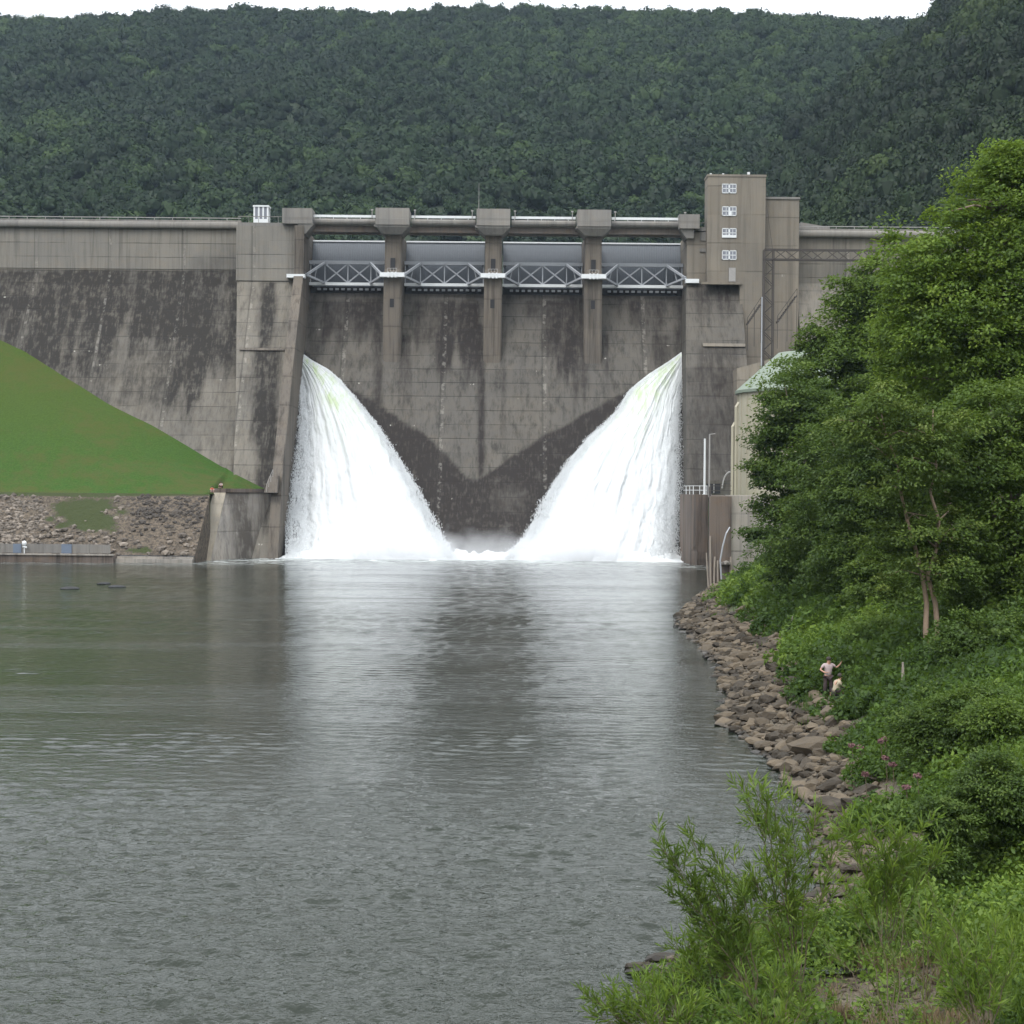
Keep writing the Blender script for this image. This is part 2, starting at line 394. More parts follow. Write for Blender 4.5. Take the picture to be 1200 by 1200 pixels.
def volume_mat(name, dens, col, falloff=None, aniso=0.0):
    g = NG(name)
    ins = {'Color': col, 'Density': dens, 'Anisotropy': aniso}
    if falloff:
        tc = g.n('ShaderNodeTexCoord', out=3)
        mp = g.t.nodes.new('ShaderNodeMapping'); g._in(mp.inputs['Vector'], tc); mp.inputs['Scale'].default_value = falloff; mp.inputs['Location'].default_value = (0, 0, -1)
        ln = g.n('ShaderNodeVectorMath', {0: mp.outputs[0]}, out=1, operation='LENGTH')
        nn = g.noise(tc, 0.22, 3, 0.6)
        f = g.ma('MAXIMUM', g.sub(g.smooth(ln, 1.0, 0.15), g.mul(g.sub(nn, 0.35), 0.9)), 0.0)
        ins['Density'] = g.mul(f, dens)
    o = g.n('ShaderNodeVolumePrincipled', ins); g.t.links.new(o, g.out.inputs['Volume']); return g.m

# ================================================================== STRUCTURE
# ---- shoreline and bank relief
SH = np.array([(-400, 4), (-60, 9), (-8, 13), (0.3, 18), (1.6, 24), (2.5, 30), (2.9, 36.0), (4.3, 38.2), (6.3, 40.5), (7.9, 43.5), (8.6, 47.0),
               (9.4, 54), (9.9, 62), (10.0, 70), (9.6, 76), (10.4, 82), (11.6, 92), (12.6, 104), (13.0, 118), (12.9, 130), (14.8, 145),
               (17.4, 160), (19.9, 174), (21.2, 181)])
WALL = [(21.2, 181), (27.2, 238)]
def sdist(X, Y):
    X = np.asarray(X, float); Y = np.asarray(Y, float)
    best = np.full(X.shape, 1e9); sg = np.ones(X.shape)
    for (x0, y0), (x1, y1) in zip(SH[:-1], SH[1:]):
        dx, dy = x1 - x0, y1 - y0; L2 = dx * dx + dy * dy
        t = np.clip(((X - x0) * dx + (Y - y0) * dy) / L2, 0, 1)
        d = np.hypot(X - x0 - t * dx, Y - y0 - t * dy)
        cr = dx * (Y - y0) - dy * (X - x0)       # >0 : on the water side (left of travel)
        m = d < best; best = np.where(m, d, best); sg = np.where(m, np.where(cr > 0, -1, 1), sg)
    return best * sg
def tz(X, Y):
    X = np.asarray(X, float); Y = np.asarray(Y, float)
    wob = (fbm(X * 0.5, Y * 0.25, 5) - 0.5) * 1.2
    d = sdist(X, Y) + wob * np.clip((Y - 30) / 20, 0, 1) * 0.8
    sh = 5.0 * sst(46, 38, Y) * sst(-2, 3, X) + 1.5 * sst(-2, -8, X)
    e = np.maximum(d - sh, 0); lo = np.minimum(d, sh) * 0.09
    z = np.where(d < 0, d * 0.35, lo + np.where(e < 3.6, e * 0.45, 1.62 + (e - 3.6) * 0.47))
    z = np.minimum(z, 8.7 + np.maximum(z - 8.7, 0) * 0.12)
    z = z + np.where(d > 0, (fbm(X * 0.35, Y * 0.35, 9) - 0.5) * np.clip(d * 0.25, 0, 1.0), 0)
    spit = np.exp(-(((X - 6.6) / 3.0) ** 2 + ((Y - 35.0) / 3.8) ** 2))      # low gravel flat by the willows
    z = z * (1 - 0.6 * spit) + 0.12 * spit
    road = sst(5.5, 2.5, np.hypot(X * 0.3, Y)); z = np.where(Y < 6, np.maximum(z, 0) * (1 - road) + 8.5 * road, z)
    wx = np.interp(Y, [181, 238], [21.2, 27.2]) + 1.6
    z = np.where(Y > 184, np.where(X > wx, 9.5, -2.5), z)
    return np.maximum(z, -2.6)

# ground sheet (river bed and land below everything)
gb = MB(); gb.add([(-880, -50, -3), (880, -50, -3), (880, 1290, -3), (-880, 1290, -3)], [[0, 1, 2, 3]])
props(gb.build('ground', M['soil']), kind='structure')
# river
def waves(X, Y):
    r = np.random.default_rng(40); h = np.zeros(X.shape)
    wx = X + 1.6 * (fbm(X * .18, Y * .12, 201, 3) - .5); wy = Y + 1.6 * (fbm(X * .15 + 9, Y * .14, 207, 3) - .5)
    lane = fbm(X * .022, Y * .075, 211, 4); glint = fbm(X * .16, Y * .20, 215, 4)
    M_ = .20 + .22 * sst(.45, .62, lane) + .95 * sst(63, 46, Y + 7 * (fbm(X * .06, Y * .1, 219) - .5) + .12 * np.minimum(X, 0)) + .9 * sst(200, 240, Y)
    M_ = M_ * (.80 + .4 * sst(.35, .68, glint))
    dy = Y * .0021
    for i in range(40):
        lam = .24 * (5.5 ** (i / 39.0)); th = r.normal(1.5, .42 if i > 12 else .8); k = 2 * pi / lam
        a = .052 * min(1, (lam / .9) ** -.55) / k
        h += a * np.sin(k * (cos(th) * wx + sin(th) * wy) + r.uniform(0, 6.28)) * sst(2.0, 3.6, lam / dy)
    return h * M_
wy_ = 26 * np.exp(np.linspace(0, 1, 1120) * math.log(262 / 26)); wu_ = np.linspace(-.36, .30, 720)
WU, WY = np.meshgrid(wu_, wy_); WX = WU * WY; WZ = waves(WX, WY)
Vw = np.vstack([np.stack([WX, WY, WZ], -1).reshape(-1, 3), [(-420, -2, -.25), (60, -2, -.25), (60, 262, -.25), (-420, 262, -.25)]])
nw = WX.size
props(link('water', Vw, [np.vstack([gridfaces(1120, 720), [[nw, nw + 1, nw + 2, nw + 3]]])], M['water'], smooth=True), kind='structure')
# right bank
xs = np.concatenate([np.arange(-60, -4, 1.5), np.arange(-4, 30, 0.35), np.arange(30, 95, 1.6)])
ys = np.concatenate([np.arange(-14, 20, 0.8), np.arange(20, 80, 0.35), np.arange(80, 184, 0.7), np.arange(184, 272, 1.5)])
GX, GY = np.meshgrid(xs, ys); GZ = tz(GX, GY)
props(link('bank', np.stack([GX, GY, GZ], -1).reshape(-1, 3), [gridfaces(len(ys), len(xs))], M['soil'], smooth=True), kind='structure')

# ================================================================== DAM
YSILL = 285.6
def y_spill(z): return YSILL - 0.665 * np.clip(43 - z, 0, 99) - 0.06 * np.clip(8 - z, 0, 9) ** 2
def y_wing(z): return 282.0 - 0.66 * np.clip(46 - z, 0, 99)
def y_abl(z): return 278.0 - 0.64 * np.clip(44 - z, 0, 99)
def y_abr(z): return 278.0 - 0.60 * np.clip(44 - z, 0, 99)

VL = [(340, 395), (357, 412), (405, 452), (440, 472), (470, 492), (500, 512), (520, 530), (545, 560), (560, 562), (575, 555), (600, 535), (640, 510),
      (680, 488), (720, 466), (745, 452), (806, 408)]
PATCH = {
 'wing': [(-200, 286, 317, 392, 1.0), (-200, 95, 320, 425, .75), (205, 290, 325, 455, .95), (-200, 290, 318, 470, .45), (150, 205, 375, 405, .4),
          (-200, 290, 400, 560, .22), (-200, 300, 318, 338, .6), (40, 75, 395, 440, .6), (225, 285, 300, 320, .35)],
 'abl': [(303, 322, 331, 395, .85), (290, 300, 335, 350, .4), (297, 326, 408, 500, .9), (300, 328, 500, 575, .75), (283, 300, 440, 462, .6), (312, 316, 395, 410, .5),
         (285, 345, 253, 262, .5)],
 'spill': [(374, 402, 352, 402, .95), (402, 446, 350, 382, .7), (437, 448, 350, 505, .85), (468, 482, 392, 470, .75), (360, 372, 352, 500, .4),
           (514, 562, 352, 418, .95), (482, 514, 352, 402, .55), (560, 568, 380, 545, .95), (588, 592, 352, 500, .4),  # narrow strips either side of the middle pier are painted shadows
           (636, 660, 352, 424, .95), (660, 684, 350, 424, .9), (614, 640, 352, 368, .6), (674, 690, 388, 468, .95), (704, 713, 392, 452, .9),  # strip along the third pier's left is its shadow, painted in
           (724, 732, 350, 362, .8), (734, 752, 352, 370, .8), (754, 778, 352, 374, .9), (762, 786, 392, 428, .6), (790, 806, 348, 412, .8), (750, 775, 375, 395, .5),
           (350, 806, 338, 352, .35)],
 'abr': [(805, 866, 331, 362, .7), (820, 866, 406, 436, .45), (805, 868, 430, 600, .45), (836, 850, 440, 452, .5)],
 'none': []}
def stain_shade_of(reg, X, Y, Z):
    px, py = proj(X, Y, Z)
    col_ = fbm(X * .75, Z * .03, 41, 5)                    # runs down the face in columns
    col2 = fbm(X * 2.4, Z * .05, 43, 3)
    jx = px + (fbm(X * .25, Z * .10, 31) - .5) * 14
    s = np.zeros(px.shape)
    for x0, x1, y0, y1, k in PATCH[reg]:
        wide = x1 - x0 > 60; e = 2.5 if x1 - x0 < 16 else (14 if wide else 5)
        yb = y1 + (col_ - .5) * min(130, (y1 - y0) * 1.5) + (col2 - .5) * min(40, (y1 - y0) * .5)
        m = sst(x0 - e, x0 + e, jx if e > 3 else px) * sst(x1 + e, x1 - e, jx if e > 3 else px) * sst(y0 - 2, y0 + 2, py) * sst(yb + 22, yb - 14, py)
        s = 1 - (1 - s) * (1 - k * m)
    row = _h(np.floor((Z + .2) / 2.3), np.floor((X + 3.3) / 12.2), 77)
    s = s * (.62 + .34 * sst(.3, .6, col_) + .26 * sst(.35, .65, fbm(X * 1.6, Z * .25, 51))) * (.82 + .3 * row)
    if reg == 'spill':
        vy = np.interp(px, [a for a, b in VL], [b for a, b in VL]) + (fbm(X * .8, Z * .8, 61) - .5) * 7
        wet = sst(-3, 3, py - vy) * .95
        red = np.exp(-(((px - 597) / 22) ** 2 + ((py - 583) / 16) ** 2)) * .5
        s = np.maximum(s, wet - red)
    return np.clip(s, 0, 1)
def slab(name, mat, parent, z0, z1, xa, xb, yf, yb, reg='none', dx=0.5, dz=0.5, jitter=0.0):
    zs = np.linspace(z0, z1, max(2, int((z1 - z0) / dz) + 1))
    A = np.array([xa(z) for z in zs]); B = np.array([xb(z) for z in zs])
    nc = max(2, int((B - A).max() / dx) + 1); t = np.linspace(0, 1, nc)
    X = A[:, None] * (1 - t) + B[:, None] * t; Z = np.repeat(zs[:, None], nc, 1); Yv = yf(Z)
    m = MB(); m.add(np.stack([X, Yv, Z], -1), gridfaces(len(zs), nc), a=stain_shade_of(reg, X, Yv, Z).ravel())
    n = len(zs)
    for side, S in ((0, A), (1, B)):
        V = np.concatenate([np.stack([S, yf(zs), zs], -1), np.stack([S, np.full(n, yb), zs], -1)])
        q = np.stack([np.arange(n - 1), np.arange(1, n), n + np.arange(1, n), n + np.arange(n - 1)], 1)
        m.add(V, q if side else q[:, ::-1], a=np.concatenate([stain_shade_of(reg, S, yf(zs), zs) * 0.6, np.zeros(n)]))
    y1 = float(yf(np.array(z1)))
    m.add([(A[-1], y1, z1), (B[-1], y1, z1), (B[-1], yb, z1), (A[-1], yb, z1)], [[0, 1, 2, 3]])
    m.add([(A[0], yb, z0), (B[0], yb, z0), (B[-1], yb, z1), (A[-1], yb, z1)], [[0, 3, 2, 1]])
    return m.build(name, mat, parent, attr='stain_shade')

XL, XR = -34.1, 28.2
PXC = [-19.75, -3.4, 12.95]; PHW = 1.45
ZTOP = 54.3
dam = thing('dam', 'tall grey weathered concrete gravity dam with four steel crest gates across the river', 'dam', (-3, 286, 0))
C = lambda v: (lambda z: v)
XW = float(P(285, 300, 282)[0])
xab = lambda z: float(np.interp(z, [-1, 12, 26, 44, 53], [-41.7, -42.0, -43.2, XW - .3, XW - .3]))
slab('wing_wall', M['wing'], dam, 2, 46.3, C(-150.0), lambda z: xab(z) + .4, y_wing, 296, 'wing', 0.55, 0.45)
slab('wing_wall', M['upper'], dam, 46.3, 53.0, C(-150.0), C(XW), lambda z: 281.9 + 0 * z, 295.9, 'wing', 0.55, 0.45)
xab = lambda z: float(np.interp(z, [-1, 12, 26, 44, 53], [-41.7, -42.0, -43.2, XW - .3, XW - .3]))
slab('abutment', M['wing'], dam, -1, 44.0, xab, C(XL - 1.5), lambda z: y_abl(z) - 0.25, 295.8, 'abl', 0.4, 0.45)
slab('abutment', M['upper'], dam, 44.0, 52.9, C(XW - 0.45), C(XL - 1.5), lambda z: 277.5 + 0 * z, 295.7, 'none', 0.6, 0.6)
# slanting side wall left of the spillway
def y_twl(z): return np.interp(z, [-1, 0, 12, 32, 45, 46], [248.6, 249, 253, 266.5, 276.4, 276.6])
slab('side_wall', M['pier'], dam, -1, 52.9, C(XL - 1.5), lambda z: XL + 0.0 * z, y_twl, 295.6, 'none', 0.5, 0.6)
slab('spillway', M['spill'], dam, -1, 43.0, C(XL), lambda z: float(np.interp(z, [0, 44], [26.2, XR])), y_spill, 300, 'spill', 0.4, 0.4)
# right abutment: inner edge closes in slightly towards the toe
xin = lambda z: float(np.interp(z, [-1, 10, 20, 30, 40, 44], [P(805, 655, 251)[0], P(805, 577, 257)[0], P(805, 505, 263)[0], P(804.5, 432, 269)[0], P(804.5, 360, 275)[0], XR]))
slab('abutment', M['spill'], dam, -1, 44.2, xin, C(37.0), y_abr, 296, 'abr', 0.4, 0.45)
slab('abutment', M['tower'], dam, 44.2, 52.6, C(XR), C(31.55), lambda z: 278.4 + 0 * z, 295.9, 'none', 0.6, 0.6)
# right wing
slab('wing_wall', M['wing'], dam, 9, 53.0, C(46.7), C(120.0), lambda z: 283.0 - 0.62 * np.clip(45 - z, 0, 99), 296.4, 'none', 0.8, 0.8)
# cornices (rounded) with kerb and hand rail on the two wings
def cornice(x0, x1, y, par, z0=52.95):
    pr = [(y + 1.0, z0 - 0.02)] + [(y - 0.55 - 0.35 * sin(t), z0 + 0.55 - 0.55 * cos(t)) for t in np.linspace(0, pi, 9)] + [(y - 0.2, z0 + 1.1), (y - 0.2, z0 + 1.45), (y + 1.0, z0 + 1.45)]
    MB().prof(pr, x0, x1).build('cornice', M['cap'], par)
    m = MB(); m.box(x0, x1, y - 0.1, y + 0.02, z0 + 1.78, z0 + 1.9)
    for xx in np.arange(x0 + 0.5, x1, 3.0): m.box(xx, xx + 0.1, y - 0.08, y, z0 + 1.4, z0 + 1.8)
    m.build('handrail', M['galv'], par)
cornice(-150, XW - 0.4, 281.9, dam)
cornice(46.8, 120, 282.9, dam, 52.6)
for x0, x1 in ((-150, XL - 1), (46.8, 120)): MB().box(x0, x1, 284.3, 295.0, 53.02, 53.6).build('roadway', M['cap'], dam)
# abutment block heads
for x0, x1, z1, y0 in ((XW - 0.2, XL - 1.0, 53.9, 277.6), (28.3, 31.5, 53.6, 278.2)):
    mm = MB(); mm.box(x0, x1, y0, 283.5, 52.8, 52.95 + 0.5)
    for xx in np.arange(x0 + 0.1, x1, 1.6): mm.box(xx, xx + 0.07, y0 + 0.1, y0 + 0.17, 53.4, z1 + 0.55)
    mm.box(x0, x1, y0 + 0.08, y0 + 0.18, z1 + 0.5, z1 + 0.6)
    mm.build('parapet', M['cap'], dam)
MB().box(P(331, 250, 277)[0], P(366, 250, 277)[0], 276.6, 281, 53.2, 55.7).build('pier_cap', M['cap'], dam)
MB().hexa([(XL - 1.0, 277, 51.6), (XL + 0.2, 277, 51.6), (XL + 0.2, 282, 51.6), (XL - 1.0, 282, 51.6)], [(XL - 1.0, 276.7, 53.2), (XL + 1.6, 276.7, 53.2), (XL + 1.6, 282, 53.2), (XL - 1.0, 282, 53.2)]).build('corbel', M['cap'], dam)
MB().box(P(796, 250, 277)[0], P(820, 250, 277)[0], 276.9, 281, 53.0, 55.3).build('pier_cap', M['cap'], dam)
MB().hexa([(XR - 0.2, 277.6, 51.5), (XR + 1, 277.6, 51.5), (XR + 1, 282, 51.5), (XR - 0.2, 282, 51.5)], [(XR - 1.3, 277.3, 53.0), (XR + 1, 277.3, 53.0), (XR + 1, 282, 53.0), (XR - 1.3, 282, 53.0)]).build('corbel', M['cap'], dam)

# piers
for k, xc in enumerate(PXC):
    def yp(z, k=k): return np.interp(z, [-1, 18, 45.5, 46.2, 60], [y_spill(18) - 0.2, 277.6, 277.6, 278.3, 278.3]) if k == 1 else np.interp(z, [-1, 45.5, 46.2, 60], [277.6, 277.6, 278.3, 278.3])
    def mk(z0, z1, hw):
        zs = np.linspace(z0, z1, 40); V = []
        for z in zs:
            y = float(yp(z)); b = hw * (0.93 if z > 46 else 1.0)
            V += [(xc - b, 296, z), (xc - b, y + 0.25, z), (xc - b + 0.3, y, z), (xc + b - 0.3, y, z), (xc + b, y + 0.25, z), (xc + b, 296, z)]
        m = MB(); n = 6; q = []
        for i in range(len(zs) - 1):
            for j in range(n - 1): q.append([i * n + j, i * n + j + 1, (i + 1) * n + j + 1, (i + 1) * n + j])
        e = (len(zs) - 1) * n
        m.add(V, q + [[e, e + 1, e + 4, e + 5], [e + 1, e + 2, e + 3, e + 4]]); return m
    pr = mk(12, 52.4, PHW).build('pier', M['pier'], dam)
    ORG[pr] = ORG[dam]
    cw = 2.72
    MB().box(xc - cw, xc + cw, 275.9, 281.5, 53.05, 55.75).build('cap', M['cap'], pr)
    MB().hexa([(xc - 1.5, 276.9, 51.7), (xc + 1.5, 276.9, 51.7), (xc + 1.5, 282, 51.7), (xc - 1.5, 282, 51.7)],
              [(xc - 2.68, 276.1, 52.75), (xc + 2.68, 276.1, 52.75), (xc + 2.68, 282, 52.75), (xc - 2.68, 282, 52.75)]).box(xc - 2.95, xc + 2.68, 276.1, 282, 52.752, 53.05).build('corbel', M['cap'], pr)
    zt = float(P(578, 323.5, 277.4)[2])
    tb = MB(); tb.box(xc - 2.0, xc + 2.0, 276.5, 278.0, zt - 0.35, zt + 0.35)
    for q_ in (-0.6, 0.0, 0.6): tb.box(xc + q_ - 0.12, xc + q_ + 0.12, 276.35, 276.5, zt - 0.5, zt + 0.42)
    tb.build('trunnion_beam', M['white'], pr)
    rb = MB(); rb.box(xc - 0.75, xc + 0.75, 276.6, 276.66, zt + 1.0, zt + 1.07)
    for q_ in (-0.75, -0.25, 0.25, 0.75): rb.box(xc + q_ - 0.03, xc + q_ + 0.03, 276.6, 276.66, zt + 0.35, zt + 1.02)
    rb.build('railing', M['galv'], pr)
    MB().box(xc - 0.38, xc + 0.38, 278.15, 278.6, zt + 1.0, zt + 2.9).build('recess_plate', M['dark'], pr)  # flat dark plate for a niche, its inner shade put into the colour
    MB().box(xc - 0.40, xc + 0.28, 277.55, 277.9, zt - 5.2, zt - 3.8).build('recess_plate', M['dark'], pr)  # lower niche, likewise a plate with the shade painted dark

# crest gates
def bay(i):
    e = [XL] + [x for c in PXC for x in (c - PHW, c + PHW)] + [XR]; return e[2 * i], e[2 * i + 1]
for i in range(4):
    a, b = bay(i); a += 0.08; b -= 0.08
    ztop = float(P(560, 284.5, 288.5)[2]); zbot = 43.25
    m = MB(); n = 14; zs = np.linspace(zbot, ztop, n)
    ysk = lambda z: 287.2 + 1.6 * ((z - 43) / 9.0) ** 2
    V = [(x, ysk(z), z) for z in zs for x in (a, b)] + [(x, ysk(z) + 0.25, z) for z in zs for x in (a, b)]
    q = [[2 * j, 2 * j + 1, 2 * j + 3, 2 * j + 2] for j in range(n - 1)]
    m.add(V, q + [[k + 2 * n for k in f[::-1]] for f in q] + [[2 * n - 2, 2 * n - 1, 4 * n - 1, 4 * n - 2]])
    nr = 34
    for r in range(nr):
        x = a + (r + 0.5) * (b - a) / nr
        for j in range(n - 1):
            z0, z1 = zs[j], zs[j + 1]
            m.hexa([(x - .05, ysk(z0) - .16, z0), (x + .05, ysk(z0) - .16, z0), (x + .05, ysk(z0), z0), (x - .05, ysk(z0), z0)],
                   [(x - .05, ysk(z1) - .16, z1), (x + .05, ysk(z1) - .16, z1), (x + .05, ysk(z1), z1), (x - .05, ysk(z1), z1)])
    gate = m.build('gate', M['steel'], dam)
    MB().box(a, b, ysk(ztop) - 0.3, ysk(ztop) + 0.3, ztop - 0.02, ztop + 0.22).build('top_rail', M['white'], gate)
    yt = 284.0
    zu = float(P(560, 309, yt)[2]); zl = float(P(560, 334, yt)[2]); ztr = float(P(560, 323.5, 278)[2])
    t = MB()
    t.box(a, b, yt - 0.25, yt + 0.25, zu - 0.28, zu + 0.28)
    L = b - a; xs_ = [a + L * f for f in (0.20, 0.50, 0.80)]
    for xa_, xb_ in ((xs_[0], xs_[1]), (xs_[1], xs_[2])):
        t.bar((xa_, yt - .05, zu - .2), (xb_, yt - .05, zl + .2), 0.15); t.bar((xb_, yt + .18, zu - .2), (xa_, yt + .18, zl + .2), 0.15)
    for x in xs_ + [a + 0.15, b - 0.15]: t.bar((x, yt + 0.3, zu), (x, yt + 0.3, zl), 0.13)
    for x in (a + 0.3, b - 0.3, xs_[0], xs_[2]):
        for z in (zu, zl): t.bar((x, yt, z), (x, ysk(z) - 0.1, z), 0.18)
    t.build('truss', M['truss'], gate)
    for x0, x1 in ((a + 0.15, xs_[0]), (b - 0.15, xs_[2])):
        ar = MB()
        ar.bar((x0, 278.2, ztr), (x1, yt - 0.3, zu - 0.1), 0.24); ar.bar((x0, 278.2, ztr), (x1, yt - 0.3, zl + 0.1), 0.24)
        xm = (x0 + x1) / 2 + (x1 - x0) * .1
        ar.bar((xm, 281.4, ztr + (zu - ztr) * .6), ((x0 + x1) / 2 - (x1 - x0) * .1, 281.4, ztr + (zl - ztr) * .6), 0.11)
        ar.build('gate_arm', M['truss'], gate)
    MB().box(a, b, yt - 0.3, yt + 0.3, zl - 0.28, zl + 0.2).build('bottom_beam', M['white'], gate)
    zz_ = float(P(560, 340, 285)[2])
    for x in np.arange(a + 1.2, b - 1.0, 1.0): MB().box(x, x + 0.55, 285.2, 285.7, zz_ - 0.16, zz_ + 0.16).build('seal_plate', M['truss'], gate)
    MB().box(a, b, 285.72, 287.1, 43.003, zz_ + 0.45).build('dark_gap_strip', M['dark'], gate)  # dark strip painting the shaded gap between gate and sill
    # bridge span over the bay
    e0 = (PXC[i - 1] + 2.95) if i else XL - 0.3; e1 = (PXC[i] - 2.95) if i < 3 else XR + 0.2
    br = MB(); ze = 52.85
    br.prof([(283.6, ze + 1.6), (278.9, ze + 1.6)] + [(278.9 - 0.5 * sin(u), ze + 1.05 - 0.5 * cos(u) * -1) for u in np.linspace(0.1, pi - 0.1, 6)] + [(279.4, ze + 0.5), (283.6, ze + 0.5)], e0, e1)
    brg = br.build('bridge_span', M['cap'], dam)
    for y_ in (279.8, 282.2): MB().box(e0 - 0.6, e1 + 0.6, y_, y_ + .9, ze - 0.45, ze + 0.5).build('girder', M['trimbeam'], brg)
    rl = MB(); rl.box(e0, e1, 278.75, 278.95, ze + 1.75, ze + 2.15)
    for x in np.arange(e0 + 0.4, e1, 2.2): rl.box(x, x + 0.1, 278.8, 278.9, ze + 1.55, ze + 1.8)
    rl.build('guard_rail', M['white'], brg)
    for x in (e0 + 0.5, e1 - 0.6): lp = MB(); lp.box(x, x + 0.12, 278.6, 278.72, ze + 1.6, ze + 2.9); lp.box(x - 0.12, x + 0.24, 278.55, 278.8, ze + 2.9, ze + 3.1); lp.build('rail_light', M['galv'], brg)
# recesses and anchor beam on the left abutment
z0 = float(P(329, 330, 277)[2])
MB().box(P(325, 310, 277.6)[0], P(332, 310, 277.6)[0], 277.55, 278.3, z0 + 0.3, z0 + 3.0).build('recess_plate', M['galv'], dam)
zt = float(P(345, 323.5, 276.5)[2])
MB().box(P(336, 323, 276.4)[0], XL + 0.25, 276.1, 277.6, zt - 0.28, zt + 0.28).build('anchor_beam', M['white'], dam)
MB().box(XR - 0.3, P(820, 323, 276.4)[0], 277.2, 278.6, zt - 0.45, zt + 0.2).build('anchor_beam', M['white'], dam)
for (x0, x1, y0, y1) in ((821, 828, 272, 282), (820, 827, 291, 295)):
    p0, p1 = P(x0, y1, 278.2), P(x1, y0, 278.2); MB().box(p0[0], p1[0], 278.2, 278.5, p0[2], p1[2]).build('hatch', M['cap'], dam)
# shallow panel frame on the right abutment (the recessed field is bordered by a raised strip)
zz1 = float(P(835, 405, 270)[2])
pb = MB()
for z_ in (zz1,): pb.hexa([(30.2, y_abr(z_) - .35, z_), (36.9, y_abr(z_) - .35, z_), (36.9, y_abr(z_) + .3, z_), (30.2, y_abr(z_) + .3, z_)],
                           [(30.2, y_abr(z_ + .5) - .35, z_ + .5), (36.9, y_abr(z_ + .5) - .35, z_ + .5), (36.9, y_abr(z_ + .5) + .3, z_ + .5), (30.2, y_abr(z_ + .5) + .3, z_ + .5)])
pb.build('ledge', M['tower'], dam)
pb = MB(); zz2 = float(P(300, 408, 266)[2])
pb.hexa([(-43.3, y_abl(zz2) - .55, zz2), (XL - 2.0, y_abl(zz2) - .55, zz2), (XL - 2.0, y_abl(zz2) + .3, zz2), (-43.3, y_abl(zz2) + .3, zz2)],
        [(-43.3, y_abl(zz2 + .4) - .45, zz2 + .4), (XL - 2.0, y_abl(zz2 + .4) - .45, zz2 + .4), (XL - 2.0, y_abl(zz2 + .4) + .3, zz2 + .4), (-43.3, y_abl(zz2 + .4) + .3, zz2 + .4)])
pb.build('ledge', M['pier'], dam)

# ---- elevator tower and annex
TX0, TX1 = float(P(829, 260, 276)[0]), float(P(897, 260, 276)[0]); TZ = float(P(860, 207, 276)[2]); TL = float(P(850, 331, 276)[2])
tw = thing('elevator_tower', 'tall tan concrete tower with four small white windows at the end of the dam', 'tower', ((TX0 + TX1) / 2, 283, 9))
XM = float(P(867, 330, 276)[0])
m = MB(); m.box(TX0, TX1, 276.0, 280.2, TL, TZ); m.box(XM, TX1, 276.002, 290, 9, TL - .002); m.build('tower_wall', M['tower'], tw)
MB().box(TX0 - .1, TX1 + .1, 275.9, 276.35, TZ, TZ + .35).box(TX0 - .1, TX0 + .3, 276.35, 280.2, TZ, TZ + .35).box(TX1 - .3, TX1 + .1, 276.35, 280.2, TZ, TZ + .35).build('roof_edge', M['tower'], tw)
MB().box(XM - 6.2, XM + .3, 275.6, 276.4, TL - .35, TL).build('ledge', M['tower'], tw)
for j, yc in enumerate((221, 247.5, 273, 299)):
    p0, p1 = P(846, yc + 5.5, 276), P(863, yc - 5.5, 276); x0, x1, z0, z1 = p0[0], p1[0], p0[2], p1[2]
    f = MB(); xm = (x0 + x1) / 2; zm = (z0 + z1) / 2
    for (a0, a1, b0, b1) in ((x0, x1, z0, z0 + .14), (x0, x1, z1 - .14, z1), (x0, x0 + .1, z0, z1), (x1 - .1, x1, z0, z1), (xm - .12, xm + .12, z0, z1), (x0, x1, zm - .06, zm + .06),
                            (x0 + (x1 - x0) * .27, x0 + (x1 - x0) * .27 + .07, z0, z1), (x0 + (x1 - x0) * .73, x0 + (x1 - x0) * .73 + .07, z0, z1)):
        f.box(a0, a1, 275.9, 275.985, b0, b1)
    if j == 2: f.box(x0, x1, 275.84, 275.9, z0, z0 + .42)
    if j == 1: f.box(xm - .1, xm + .4, 275.84, 275.9, z0, zm)
    wnd = f.build('window', M['white'], tw); ORG[wnd] = ORG[tw]
    MB().box(x0 + .03, x1 - .03, 275.93, 275.99, z0 + .03, z1 - .03).build('pane', M['glass'], wnd)
p0, p1 = P(854, 330, 276), P(862, 314, 276)
MB().box(p0[0], p1[0], 275.85, 276.05, p0[2], p1[2]).build('door', M['galv'], tw)
MB().bar((TX0 + 7.0, 279, TZ), (TX0 + 7.0, 279, TZ + .9), .05).box(TX0 + 6.8, TX0 + 7.2, 278.8, 279.2, TZ + .9, TZ + 1.3).build('beacon', M['white'], tw)
for xx in (TX0 + .4, TX0 + 2.4): MB().box(xx, xx + .3, 276.5, 276.8, TZ + .35, TZ + .6).build('vent', M['white'], tw)
ax1 = float(P(936, 260, 279)[0]); az = float(P(915, 234, 279)[2])
an = MB(); an.box(TX1, ax1, 278.6, 290, 9, az)
anx = thing('annex_block', 'lower tan concrete block attached beside the elevator tower', 'building', ((TX1 + ax1) / 2, 284, 9))
an.build('wall', M['tower'], anx); MB().box(TX1, ax1 + .12, 278.4, 278.8, az, az + .35).build('roof_edge', M['cap'], anx)
# low roofs behind the right wing
q0 = P(937, 253, 292)
sh = MB(); sh.hexa([(q0[0], 291, 53), (q0[0] + 5, 291, 53), (q0[0] + 5, 295, 53), (q0[0], 295, 53)], [(q0[0], 291, 56.4), (q0[0] + 5, 291, 55.6), (q0[0] + 5, 295, 55.6), (q0[0], 295, 56.4)])
props(sh.build('roadside_hut', M['cap']), 'low grey flat-roofed hut on the dam crest beside the annex', 'hut')

